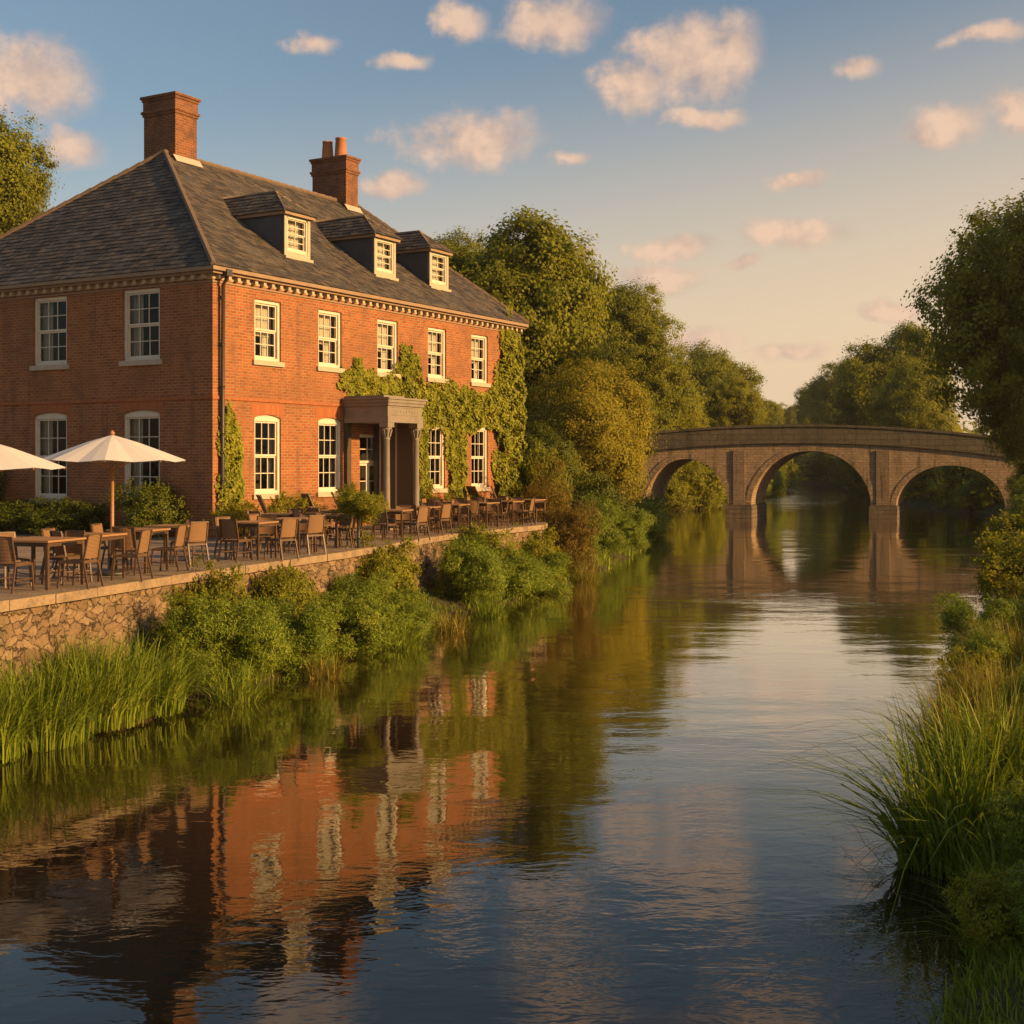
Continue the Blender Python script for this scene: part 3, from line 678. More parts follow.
mb = MB(); mb.lathe([(.02, 0), (.03, .02), (.03, .05), (.015, .06)], 10); mk = mb.build('door_knob', 'pot', dr); mk.rotation_euler = (R(90), 0, 0); mk.location = (dm-.05, .1, 1.0)
mb = MB(); mb.box(dm-.015, dm+.015, .1, .128, 3.77, 4.46); mb.box(d0+.07, dm-.015, .105, .127, 4.10, 4.125); mb.box(dm+.015, d1-.07, .105, .127, 4.10, 4.125); tr = mb.build('transom_bars', 'paint', dr, HO)
mb = MB(); mb.quad((d0+.07, .14, 3.77), (d1-.07, .14, 3.77), (d1-.07, .14, 4.46), (d0+.07, .14, 4.46)); mb.build('pane', 'glass', tr, HO)
# downpipes
mb = MB(); mb.tube([(.02, -.30, 8.60), (.02, -.28, 8.42), (.06, -.12, 8.22), (.06, -.10, 5.5), (.06, -.10, 1.8)], .05, 8); mb.box(-.06, .14, -.36, -.2, 8.45, 8.62)
for z in (7.9, 6.7, 5.6, 4.4, 3.2, 2.2): mb.tube([(.06, -.1, z), (.06, -.1, z+.06)], .065, 8)
mb.build('downpipe', 'iron', house, HO)
mb = MB(); mb.tube([(15.5, -.09, 8.3), (15.5, -.09, 1.8)], .055, 8); o = mb.build('downpipe', 'leadw', house, HO); o['label'] = 'pale downpipe at the far end'

# ---------------------------------------------------------------- foliage meshes
def leaf_quads(P, Nn, size, aspect, rng, droop=0., jit=.42):
    """rhombus leaves at P (n,3), facing about Nn, length size (n,)"""
    n = len(P); Nn = Nn / (np.linalg.norm(Nn, axis=1)[:, None] + 1e-9) + rng.normal(0, jit, (n, 3)); Nn /= np.linalg.norm(Nn, axis=1)[:, None] + 1e-9
    T = rng.normal(0, 1, (n, 3)); T[:, 2] -= droop; T -= Nn * (T * Nn).sum(1)[:, None]; T /= np.linalg.norm(T, axis=1)[:, None] + 1e-9
    Bv = np.cross(Nn, T); L = size[:, None]; W = L * aspect
    v = np.stack([P - T*L*.5, P + Bv*W*.5 + T*L*.05, P + T*L*.5, P - Bv*W*.5 + T*L*.05], 1).reshape(-1, 3)
    return v, np.arange(4*n).reshape(n, 4)
def sph(n, rng):
    d = rng.normal(0, 1, (n, 3)); return d / np.linalg.norm(d, axis=1)[:, None]
def crown(seed, n, lobes=16, lobe_r=.42, clumps=26, leaf=.05, aspect=.6, sig=.10, droop=.2, low=-.75, flat=1.0, rag=0, shoots=0, jit=.42):
    """unit crown (radius 1 in x, y and z) of lobes > clumps > leaves"""
    rng = np.random.default_rng(seed); Ls = []
    while len(Ls) < lobes:
        d = sph(1, rng)[0]; d = d / (np.abs(d) ** 3).sum() ** (1 / 3)
        if d[2] < low: continue
        rad = rng.uniform(.42 - .12 * rag, .68 + .14 * rag)
        c = d * rad
        if all(np.linalg.norm(c - q[0]) > lobe_r * .55 for q in Ls) or rng.random() < .05: Ls.append((c, lobe_r * rng.uniform(.7 - .25 * rag, 1.15 + .1 * rag)))
    Ls.append((np.zeros(3), .55))
    cp = []; cn = []
    for c, r in Ls:
        d = sph(clumps, rng); p = c + d * r * rng.uniform(.8, 1.05, (clumps, 1)); cp.append(p); cn.append(d * .75 + p * .6)
    cp = np.concatenate(cp); cn = np.concatenate(cn)
    keep = cp[:, 2] > -1.0; cp = cp[keep]; cn = cn[keep]
    k = len(cp); idx = rng.integers(0, k, n); s = sig * rng.uniform(.55, 1.35, k)
    P = cp[idx] + rng.normal(0, 1, (n, 3)) * s[idx][:, None] * np.array([1, 1, .7 * flat])
    Nn = cn[idx] + (P - cp[idx]) * 3 + np.array([0, 0, .35])
    if shoots:
        i2 = rng.integers(0, k, shoots); L2 = rng.uniform(.12, .38, shoots) * (1 if rag > .5 else .55); dr = cn[i2] / (np.linalg.norm(cn[i2], axis=1)[:, None] + 1e-6) + np.array([0, 0, .7]) + rng.normal(0, .3, (shoots, 3)); dr /= np.linalg.norm(dr, axis=1)[:, None]
        tt = np.linspace(0, 1, 16)[None, :, None]; PS = (cp[i2][:, None] + dr[:, None] * tt * L2[:, None, None] + np.array([0, 0, -.12]) * tt**2 * L2[:, None, None] * 2).reshape(-1, 3); PS += rng.normal(0, .012, PS.shape)
        P = np.concatenate([P, PS]); Nn = np.concatenate([Nn, np.repeat(dr, 16, 0) * .4 + rng.normal(0, .6, PS.shape)])
    return leaf_quads(P, Nn, leaf * rng.uniform(.55, 1.35, len(P)), aspect, rng, droop, jit)
def crown_mesh(name, m, *a, **k):
    v, f = crown(*a, **k); return np_mesh(name, v, f, m)
def trunk_mesh(seed, h=1.0, r=.05, m='bark'):
    """unit trunk: height 1, limbs spreading into a crown centred at about z=.6"""
    rg = random.Random(seed); mb = MB(); pts = [Vector((0, 0, -.02))]; d = Vector((0, 0, 1))
    for k in range(6): pts.append(pts[-1] + Vector((rg.uniform(-.02, .02), rg.uniform(-.02, .02), .13)))
    mb.tube(pts, [r*1.5, r*1.05, r*.95, r*.8, r*.6, r*.4, r*.2], 9)
    for k in range(11):
        b = pts[rg.choice([2, 3, 3, 4, 4, 5])]; a = rg.uniform(0, 6.28); l = rg.uniform(.16, .30); q = [b]
        for j in range(4): q.append(q[-1] + Vector((math.cos(a) * l / 4 + rg.uniform(-.015, .015), math.sin(a) * l / 4 + rg.uniform(-.015, .015), l / 4 * rg.uniform(.5, 1.0))))
        mb.tube(q, [r*.45, r*.35, r*.25, r*.15, r*.06], 6)
    return mb.mesh('trunk', m)
trunks = [trunk_mesh(s) for s in (1, 2, 3)]
CR = {}
for key, (m, seeds, kw) in dict(
    oak=('leaf1', (11, 12, 13), dict(n=125000, lobes=26, lobe_r=.40, clumps=40, leaf=.034, aspect=.75, sig=.068)),
    lime=('leaf2', (21, 22), dict(n=125000, lobes=26, lobe_r=.38, clumps=40, leaf=.033, aspect=.75, sig=.066)),
    gold=('leafgold', (31, 32), dict(n=120000, lobes=24, lobe_r=.42, clumps=50, leaf=.036, sig=.075, droop=.6, aspect=.5)),
    dark=('leafdark', (41, 42), dict(n=120000, lobes=26, lobe_r=.38, clumps=40, leaf=.032, aspect=.72, sig=.066))).items():
    CR[key] = [crown_mesh('crown', m, s, shoots=160, rag=.1, jit=.30, **kw) for s in seeds]
def tree(name, kind, i, x, y, top, r, label, cat='tree', z0=None, crown_low=.18, group=None, slim=None):
    zb = ground_z(x, y) if z0 is None else z0
    h = top - zb; root = thing(name, label, cat, (x, y, zb), random.uniform(0, 6.28), group)
    tr = link('trunk', trunks[i % 3], root); tr.scale = (r * 1.7, r * 1.7, h * .85)
    cb = h * crown_low; span = h - cb; n = 1 if span / (2 * r) < 1.2 else (2 if span / (2 * r) < 2.1 else 3); rz = r * 1.12 if n > 1 else span / 2
    for k in range(n):      # a tall tree carries its foliage in rounded tiers
        c = link('crown', CR[kind][(i + k) % len(CR[kind])], root); f = k / max(1, n - 1); q = (1.1, 1.04, .98)[k] if k == 0 or not slim else slim
        zc = h - rz if n == 1 else (h - rz) * (1 - f) + (cb + rz) * f
        a_ = random.uniform(0, 6.28); off = 0 if k == 0 else r * .14
        c.location = (off * math.cos(a_), off * math.sin(a_), zc); c.scale = (r * q, r * q, rz * 1.04); c.rotation_euler = (0, 0, random.uniform(0, 6.28))
    return root
def pxX(px, y): return (px - 512) / 1317 * y
def pxZ(py, y): return 3.7 + (463 - py) * y / 1317
TREES = [ # px, Y, top px, half px, kind, variant, name, low, label
 (508, 68, 216, 86, 'oak', 0, .10, 'tall broad oak-like tree rising behind the far end of the brick house'),
 (452, 74, 238, 42, 'oak', 1, .10, 'rounded green tree peeping over the roof beside the third dormer'),
 (560, 78, 330, 46, 'dark', 0, .06, 'dark green tree in the gap between the tall tree and golden willow'),
 (624, 100, 288, 46, 'oak', 2, .10, 'dome-topped green tree second from the brick house along the river'),
 (642, 103, 345, 48, 'lime', 0, .05, 'yellow-green rounded tree leaning over the left end of the bridge'),
 (676, 116, 390, 26, 'lime', 1, .05, 'small pale green tree just above the left arch of the bridge'),
 (706, 140, 349, 44, 'oak', 1, .08, 'broad dark-topped tree above the left pier beyond the bridge'),
 (733, 121, 379, 27, 'lime', 0, .06, 'rounded light green tree beside the broad tree beyond the bridge'),
 (760, 185, 392, 19, 'oak', 0, .06, 'small distant tree on the left bank before the sky gap'),
 (787, 270, 404, 15, 'lime', 1, .05, 'farthest tiny tree at the bottom of the sky gap'),
 (816, 235, 384, 17, 'oak', 1, .05, 'slim distant tree at the right edge of the sky gap'),
 (846, 205, 366, 33, 'oak', 2, .03, 'mid-green tree beyond the bridge between slim and tall right trees'),
 (893, 138, 324, 47, 'oak', 0, .05, 'tall rounded tree beyond the right side of the bridge'),
 (914, 121, 364, 38, 'lime', 0, .04, 'paler bushy tree in front of the tall tree beyond the bridge'),
 (872, 152, 398, 30, 'lime', 1, .02, 'low tree standing over the right pier of the bridge'),
 (1034, 62, 208, 96, 'oak', 2, .10, 'huge green tree overhanging the right end of the bridge'),
 (1082, 58, 180, 66, 'oak', 0, .10, 'very tall tree cut off by the right edge of the picture'),
 (1046, 68, 425, 36, 'lime', 1, .02, 'drooping lower green tree covering the right abutment'),
 (-26, 72, 122, 66, 'oak', 1, .15, 'leafy tree standing behind the left slope of the slate roof'),
 (588, 62, 367, 57, 'gold', 0, .0, 'golden yellow-green willow spreading beside the left end of the bridge'),
 (-230, 52, 150, 120, 'oak', 2, .12, 'leafy tree on the lawn left of the house outside the picture'),
 (-420, 60, 190, 130, 'lime', 0, .12, 'pale leafy tree far left of the house outside the picture'),
 (2960, 5.6, -110, 560, 'lime', 0, .2, 'leafy tree outside the picture shading the near right bank'),
 (538, 58, 425, 40, 'dark', 1, .0, 'dark bushy tree filling the corner behind the ivy-covered house end'),
]
for (px, y, ty, hp, kind, i, low, lab) in TREES:
    tree({'gold': 'willow_tree', 'dark': 'shady_tree'}.get(kind, 'broadleaf_tree'), kind, i, pxX(px, y), y, pxZ(ty, y), hp * y / 1317 * 1.06, lab, crown_low=low, group='trees along the river', slim=.5 if 'overhanging' in lab else None)

# shrubs ------------------------------------------------------------------
SH = {}
for key, (m, seeds, kw) in dict(
    fern=('grass', (51, 52, 53), dict(n=42000, lobes=20, lobe_r=.40, clumps=40, leaf=.075, sig=.085, droop=.7, aspect=.24)),
    leafy=('leaf2', (61, 62), dict(n=26000, lobes=18, lobe_r=.42, clumps=26, leaf=.075, sig=.09, droop=.3, aspect=.55)),
    brown=('leafbrown', (71,), dict(n=24000, lobes=14, lobe_r=.42, clumps=30, leaf=.055, sig=.09, droop=1.0, aspect=.45)),
    dark=('leafdark', (81, 82), dict(n=20000, lobes=14, lobe_r=.42, clumps=26, leaf=.065, sig=.09, droop=.3, aspect=.5)),
    gold=('leafgold', (91,), dict(n=15000, lobes=12, lobe_r=.42, clumps=26, leaf=.08, sig=.09, droop=.2, aspect=.5))).items():
    SH[key] = [crown_mesh('foliage', m, s, low=-.8, rag=1, shoots=260, **kw) for s in seeds]
def stems_mesh(seed):
    rg = random.Random(seed); mb = MB()
    for k in range(9):
        a = rg.uniform(0, 6.28); l = rg.uniform(.4, .75); q = [Vector((rg.uniform(-.08, .08), rg.uniform(-.08, .08), -1.05))]
        for j in range(4): q.append(q[-1] + Vector((math.cos(a)*l/4, math.sin(a)*l/4, .38)))
        mb.tube(q, [.03, .026, .02, .014, .006], 5)
    return mb.mesh('stem', 'bark')
STEMS = [stems_mesh(s) for s in (1, 2)]
def shrub(kind, i, x, y, r, h, label, z0=None, group=None, name='riverside_shrub', sq=None):
    zb = ground_z(x, y) if z0 is None else z0
    zb = max(zb, -.02)
    root = thing(name, label, 'shrub', (x, y, zb), random.uniform(0, 6.28), group)
    f = link('foliage', SH[kind][i % len(SH[kind])], root); f.location = (0, 0, h * .40); f.scale = (r, (sq or r), h * .60)
    s = link('stem', STEMS[i % 2], root); s.location = f.location; s.scale = (r * .8, r * .8, h * .5)
    return root
BG = 'bushes along the left river bank'
SHR = [
 ('fern', 0, -5.25, 21.3, .80, 1.55, 'feathery green bush right of the tall grass below the terrace wall', BG),
 ('fern', 1, -4.55, 22.2, .85, 1.60, 'largest feathery bush overhanging the water below the wall', BG),
 ('leafy', 0, -5.35, 22.9, .62, 1.75, 'yellow-green leafy bush climbing the stone wall behind feathery bushes', BG),
 ('fern', 2, -4.0, 23.7, .85, 1.45, 'feathery bush by the water, second past the largest one', BG),
 ('leafy', 1, -4.35, 25.2, .7, 1.75, 'leafy bush topping the wall coping beside the corner shrub', BG),
 ('fern', 0, -3.25, 25.6, .85, 1.35, 'low rounded bush at the middle of the near left bank', BG),
 ('fern', 1, -2.55, 27.8, .95, 1.25, 'low spreading bush ending at a small gap in the bank', BG),
 ('leafy', 0, -2.95, 29.7, .80, 1.85, 'rounded bush against the wall below the shrub on the post', BG),
 ('fern', 2, -3.3, 27.9, .75, 1.35, 'middle bush between wall and low spreading bush', BG),
 ('fern', 0, -1.3, 33.6, 1.15, 1.75, 'big bright green bush below the portico tables', BG),
 ('fern', 1, -.35, 35.2, 1.15, 1.65, 'bright bush beside the water below the far tables', BG),
 ('leafy', 1, -1.15, 35.6, 1.0, 1.95, 'leafy bush reaching the coping near the slim black post', BG),
 ('fern', 2, .75, 38.4, 1.1, 1.35, 'low green bush below the last terrace tables', BG),
 ('leafy', 0, .55, 39.6, .9, 1.8, 'green bush hiding the end of the terrace wall', BG),
 ('brown', 0, 1.75, 42.6, 1.1, 2.7, 'russet brown bush cascading from the terrace end to the water', BG),
 ('brown', 0, 1.15, 44.6, 1.1, 3.1, 'taller russet bush at the terrace corner under the ivy', BG),
 ('leafy', 1, .9, 46.6, 1.0, 3.6, 'upright green bush between the house end and russet bushes', BG),
 ('fern', 0, 3.3, 50.5, 1.3, 2.0, 'soft green bush past the russet bushes on the bank', BG),
 ('fern', 1, 4.6, 55.5, 1.3, 1.7, 'soft low bush halfway between russet bushes and bridge', BG),
 ('dark', 0, 3.6, 57.5, 1.8, 2.9, 'dark green bush under the golden willow', BG),
 ('fern', 2, 6.1, 63.5, 1.4, 1.8, 'low bush at the water below the willow near the bridge', BG),
 ('dark', 1, 7.2, 72, 1.6, 2.2, 'dark low bush at the foot of the left abutment', BG),
 ('leafy', 0, 14.5, 104, 2.2, 3.9, 'sunlit willow-like bush seen through the left arch', 'bushes beyond the bridge'),
 ('fern', 1, 17.2, 110, 2.0, 4.3, 'bright green bush filling the right half of the left arch', 'bushes beyond the bridge'),
 ('leafy', 1, 11.8, 101, 2.0, 3.3, 'green bush at the left edge of the left arch', 'bushes beyond the bridge'),
 ('fern', 0, 36.5, 185, 3.0, 6.0, 'drooping pale bush at the left edge of the central arch', 'bushes beyond the bridge'),
 ('fern', 2, 30.5, 160, 2.5, 4.5, 'pale bush behind the left pier on the far bank', 'bushes beyond the bridge'),
 ('dark', 0, 47.5, 170, 4.0, 6.5, 'dark bush at the right side of the central arch', 'bushes beyond the bridge'),
 ('dark', 1, 53.5, 196, 4.5, 7.5, 'dark far bush in the middle of the central arch', 'bushes beyond the bridge'),
 ('dark', 0, 60, 235, 5, 8, 'farthest dark bush above the river bend', 'bushes beyond the bridge'),
 ('dark', 1, 43.5, 148, 3.0, 5.0, 'dark bush behind the right pier', 'bushes beyond the bridge'),
 ('leafy', 0, 35.8, 112, 2.2, 4.0, 'green bush in the left half of the right arch', 'bushes beyond the bridge'),
 ('dark', 1, 36.0, 102, 2.6, 4.4, 'shaded bush in the right half of the right arch', 'bushes beyond the bridge'),
 ('fern', 1, 33.6, 96, 1.6, 2.4, 'low bush by the water under the right arch', 'bushes beyond the bridge'),
 ('dark', 0, 32.6, 79, 2.2, 2.6, 'dark bush at the foot of the right abutment', 'bushes along the right bank'),
 ('dark', 1, 29.2, 71, 2.1, 2.2, 'dark rounded bush on the right bank before the bridge', 'bushes along the right bank'),
 ('fern', 0, 25.5, 64, 1.9, 2.2, 'shaded low bush halfway along the right bank', 'bushes along the right bank'),
 ('fern', 1, 22.6, 56, 1.7, 2.1, 'green bush on the right bank at the picture edge', 'bushes along the right bank'),
 ('leafy', 1, 15.2, 38.5, 1.3, 1.9, 'sunlit green bush at the right picture edge above golden grass', 'bushes along the right bank'),
 ('leafy', 0, 12.2, 31.5, 1.1, 1.6, 'yellow-tipped bush behind the golden grass', 'bushes along the right bank'),
 ('fern', 2, 8.6, 24.2, .75, 1.05, 'small green bush leaning over the water on the right bank', 'bushes along the right bank'),
 ('fern', 1, 4.55, 10.6, .55, .55, 'low leafy weeds at the bottom right corner', 'bushes along the right bank'),
 ('fern', 0, 3.95, 9.2, .5, .42, 'lowest leafy weeds at the bottom right edge', 'bushes along the right bank'),
]
for (k, i, x, y, r, h, lab, grp) in SHR:
    if grp == BG and y < 42: x += .14; y -= .3; r *= .96; h *= .86
    shrub(k, i, x, y, r, h, lab, None, grp)
rb_ = random.Random(21)
for side, y0, y1, st in (('r', 95, 250, 4.2), ('l', 104, 245, 6.0)):
    y = y0
    while y < y1:
        rr_ = rb_.uniform(1.8, 2.8) * (1 + (y - 110) / 200); x = (xr(y) + rr_ * .55 + rb_.uniform(0, 1.5)) if side == 'r' else (xl(y) - rr_ * .55 - rb_.uniform(0, 1.5))
        shrub('dark' if side == 'r' and rb_.random() < .75 else rb_.choice(['leafy', 'fern']), rb_.randint(0, 2), x, y, rr_, rr_ * rb_.uniform(1.2, 1.8), 'one of the indistinct bushes lining the far banks beyond the bridge', None, 'indistinct bushes on the far banks')
        y += st * rb_.uniform(.8, 1.2) * (1 + (y - 110) / 250)
for k in range(15):
    y = 9.6 + 17 * (k / 14) ** 1.2 + rb_.uniform(-.4, .4); d_ = rb_.uniform(.35, 1.7) ; r_ = rb_.uniform(.26, .5)
    shrub(['leafy', 'fern', 'fern', 'brown'][k % 4], k, xr(y) + d_, y, r_, r_ * rb_.uniform(1.4, 2.3), 'one of the leafy weeds scattered through the long grass of the right bank', None, 'leafy weeds in the right bank grass', 'leafy_weed')
SG = 'shrubs planted against the house'
for (k, i, u, v, r, h, lab) in [
 ('dark', 0, -1.1, 8.2, 1.2, 2.3, 'tall dark shrub at the left edge against the shaded brick wall'),
 ('dark', 1, -1.0, 6.0, 1.1, 1.0, 'low dark shrub under the left ground-floor window'),
 ('dark', 0, -1.0, 4.2, 1.1, 1.05, 'low dark shrub behind the parasol pole'),
 ('dark', 1, -.9, 1.5, .9, 1.6, 'dark rounded shrub between the side window and the corner'),
 ('gold', 0, .25, -2.1, .62, 1.15, 'bright yellow-green shrub standing before the house corner'),
 ('gold', 0, -.6, -1.3, .6, .95, 'lower yellow-green shrub left of the bright corner shrub'),
 ('brown', 0, 3.35, -.5, .5, .9, 'small dry shrub between the first two lit windows'),
 ('brown', 0, 9.5, -.45, .55, 1.05, 'reddish shrub beside the portico under the fourth window'),
 ('leafy', 1, 11.6, -.4, .6, .85, 'low green shrub at the foot of the ivy column')]:
    x, y, _ = hw(u, v); shrub(k, i, x, y, r, h, lab, ZT, SG, 'garden_shrub')
# clipped shrub on a post
ps = thing('standard_shrub', 'round green shrub growing on a slim dark post at the terrace edge', 'shrub', (-3.42, 29.35, ZT))
mb = MB(); mb.tube([(0, 0, 0), (0, 0, .75)], .035, 8); mb.tube([(0, 0, 0), (0, 0, .03)], .08, 8); mb.build('post', 'iron', ps)
f = link('foliage', SH['leafy'][0], ps); f.location = (0, 0, .93); f.scale = (.52, .52, .44)
mb = MB(); mb.tube([(0, 0, 0), (0, 0, .58)], .035, 8); mb.tube([(0, 0, .58), (0, 0, .62)], .05, 8); mb.tube([(0, 0, 0), (0, 0, .03)], .07, 8)
bo = mb.build('bollard', 'iron'); bo.location = (-1.12, 35.6, ZT + .02); tag(bo, 'slim black post at the terrace edge below the ivy', 'post')

# ivy on the house ----------------------------------------------------------
def ivy(name, label, blobs, n, seed, leaf=.12):
    """blobs: (u, z, ru, rz, depth) ellipses on the front wall"""
    rng = np.random.default_rng(seed); area = np.array([b[2] * b[3] for b in blobs]); k = rng.choice(len(blobs), n, p=area / area.sum())
    Bs = np.array(blobs)[k]; a = rng.uniform(0, 2*np.pi, n); rad = np.sqrt(rng.uniform(0, 1, n)) * (1 + .22*np.sin(a*5 + k) + rng.normal(0, .07, n))
    u = Bs[:, 0] + Bs[:, 2]*rad*np.cos(a); z = Bs[:, 1] + Bs[:, 3]*rad*np.sin(a)
    bump = .5 + .5*np.sin(u*7.1+np.sin(z*5))*np.sin(z*6.3+np.cos(u*4))
    d = .02 + Bs[:, 4]*np.sqrt(np.clip(1-rad**2, 0.02, 1))*(.35+.65*bump)*rng.uniform(.75, 1.05, n)
    P = np.stack([u, -d, z-HZ], 1)
    Nn = np.stack([np.cos(a)*rad*.4, -np.ones(n), .45+np.sin(a)*rad*.3], 1)
    v, f = leaf_quads(P, Nn, leaf*rng.uniform(.6, 1.3, n), .75, rng, .8)
    root = thing(name, label, 'ivy', (-7.5, 33.6, HZ), ANG); root.location = hw(blobs[0][0], 0, HZ)
    v[:, 0] -= blobs[0][0]
    link('leaves', np_mesh('leaves', v, f, 'ivy'), root)
    mb = MB(); rg = random.Random(seed)
    for b in blobs:
        q = [Vector((b[0]-blobs[0][0]+rg.uniform(-.1, .1), -.03, b[1]-b[3]*.9-HZ))]
        for j in range(5): q.append(q[-1]+Vector((rg.uniform(-.12, .12), 0, b[3]*.34)))
        mb.tube(q, [.03, .026, .022, .018, .013, .006], 5)
    mb.build('stem', 'bark', root)
    return root
ivy('climbing_ivy', 'golden-green ivy spreading over the portico and right half of the sunlit brick front',
    [(14.85, 5.2, .88, 3.35, .62), (14.7, 3.0, .92, 1.5, .62), (14.95, 7.4, .72, 1.05, .5), (14.2, 5.4, .85, .85, .45), (12.6, 5.5, 1.3, .68, .42), (11.2, 5.55, 1.2, .78, .44), (11.4, 3.8, .55, 1.7, .34), (11.35, 2.5, .6, .7, .36),
     (9.7, 5.55, 1.1, .68, .34), (8.75, 6.1, .62, .95, .32), (8.45, 6.75, .42, .62, .25), (9.35, 4.1, .30, 1.5, .2), (9.5, 2.7, .42, .7, .28), (7.6, 6.0, .8, .42, .26), (6.4, 6.02, .9, .42, .26), (5.55, 6.1, .55, .38, .22), (5.95, 6.45, .28, .36, .15), (6.9, 5.85, .8, .3, .26)], 36000, 4, .115)
ivy('climbing_ivy', 'small ivy climbing the front corner of the house beside the downpipe',
    [(.42, 3.9, .40, 1.1, .3), (.30, 4.6, .28, .5, .22), (.35, 2.6, .45, .9, .34), (.55, 3.2, .35, .6, .3)], 4200, 6, .115)

# ---------------------------------------------------------------- grass
def blades(B, H, lean, width, bend, m, name, seed, seg=5):
    rng = np.random.default_rng(seed); n = len(B); tt = np.linspace(0, 1, seg + 1)
    side = np.stack([-lean[:, 1], lean[:, 0], np.zeros(n)], 1); tw = rng.normal(0, .7, n)[:, None]
    nrm = np.linalg.norm(side, axis=1)[:, None] + 1e-6; side = side / nrm; ln3 = np.stack([lean[:, 0], lean[:, 1], np.zeros(n)], 1)
    side2 = side * np.cos(tw) + ln3 / nrm * np.sin(tw)
    lv = []
    for t_ in tt:
        c = B + ln3 * (H * bend * t_**2.2)[:, None] + np.array([0, 0, 1]) * (H * (t_ - .42 * np.clip(bend, 0, 2.5) * t_**3))[:, None]
        wd = width * (1 - t_**1.8) * (.55 + .9 * min(t_ * 2.2, .5)) + .0006
        lv.append(c - side2 * wd[:, None] * .5); lv.append(c + side2 * wd[:, None] * .5)
    V = np.stack(lv, 1).reshape(-1, 3); k = 2 * (seg + 1); F = []
    base = (np.arange(n) * k)[:, None]
    for s in range(seg): F.append(base + np.array([[2*s, 2*s+1, 2*s+3, 2*s+2]]))
    return np_mesh(name, V, np.stack(F, 1).reshape(-1, 4), m)
def clump(name, label, x, y, n, rad, h, bend, seed, dirx=None, width=.010, m='grass', group=None):
    rng = np.random.default_rng(seed); z = max(ground_z(x, y), -.1)
    a = rng.uniform(0, 6.28, n); q = rad * np.sqrt(rng.uniform(0, 1, n)); B = np.stack([q*np.cos(a), q*np.sin(a), np.full(n, -.05)], 1)
    a2 = a + rng.normal(0, .9, n); ln = np.stack([np.cos(a2), np.sin(a2)], 1)
    if dirx is not None: ln = ln * .75 + np.array(dirx) * rng.uniform(.2, 1.1, (n, 1))
    H = h * rng.uniform(.45, 1.1, n); bd = bend * rng.uniform(.15, 1.6, n) * (.4 + .8 * q / rad) * np.where(rng.random(n) < .14, 1.8, 1)
    return tag(link(name, blades(B, H, ln, width * rng.uniform(.6, 1.5, n), bd, m, name, seed), None, (x, y, z)), label, 'grass clump', group)
GC = 'tall grass clumps at the water edge'
clump('grass_clump', 'long-bladed grass clump at the left picture edge below the wall', -6.75, 16.4, 900, 0.63, 1.25, .8, 1, (.14, -.12), .02, 'grass', GC)
clump('grass_clump', 'bright grass clump second from the left picture edge', -6.3, 17.4, 900, 0.6799999999999999, 1.30, .8, 2, (.14, -.12), .02, 'grass', GC)
clump('grass_clump', 'bushy bright grass clump below the leftmost terrace table', -5.85, 18.3, 900, 0.6799999999999999, 1.35, .8, 3, (.14, -.12), .02, 'grass', GC)
clump('grass_clump', 'last bright grass clump before the feathery bushes', -5.45, 19.2, 900, 0.6599999999999999, 1.25, .8, 4, (.14, -.12), .02, 'grass', GC)
clump('grass_clump', 'short grass clump against the wall behind the tall grass', -6.35, 19.2, 900, .5, 1.0, .5, 14, (.14, -.12), .012, 'grass', GC)
clump('grass_clump', 'big arching sedge clump leaning over the water on the right bank', 4.0, 12.1, 620, .42, 1.75, .85, 5, (-.34, .05), .022, 'grass', GC)
clump('grass_clump', 'upright grass clump right of the big sedge clump', 4.7, 12.8, 650, .5, 1.5, .6, 6, (-.2, 0), .02, 'grass', GC)
clump('grass_clump', 'tall grass clump behind the big sedge clump', 5.1, 14.6, 650, .55, 1.4, .7, 7, (-.3, 0), .018, 'grassgold', GC)
clump('grass_clump', 'golden dry grass clump on the right bank before the small bush', 6.35, 17.2, 1200, .55, 1.15, .7, 8, (-.35, 0), .012, 'grassgold', GC)
clump('grass_clump', 'golden grass clump beside the small green bush on the right', 7.9, 20.8, 1100, .6, 1.1, .7, 9, (-.35, 0), .013, 'grassgold', GC)
clump('grass_clump', 'thin grass clump leaning into the bottom right corner', 3.65, 9.9, 160, .25, .85, .8, 10, (-.4, .1), .012, 'grass', GC)
for i, (x, y, h, l) in enumerate([(-4.3, 20.6, .9, 'thin grass clump between two feathery bushes at the water edge'), (-3.35, 22.9, .8, 'short grass clump poking from under the feathery bushes'), (-2.2, 26.3, .75, 'grass clump in the dip between low bushes'),
    (-1.35, 28.9, .8, 'grass clump at the small gap in the left bank'), (-.5, 31.6, .95, 'grass clump before the big bright bush'), (2.3, 41.0, .9, 'grass clump at the foot of the russet bushes')]):
    clump('grass_clump', l, x, y, 260, .38, h, .9, 30 + i, (.3, -.2), .016, 'grassgold' if i % 2 else 'grass', GC)
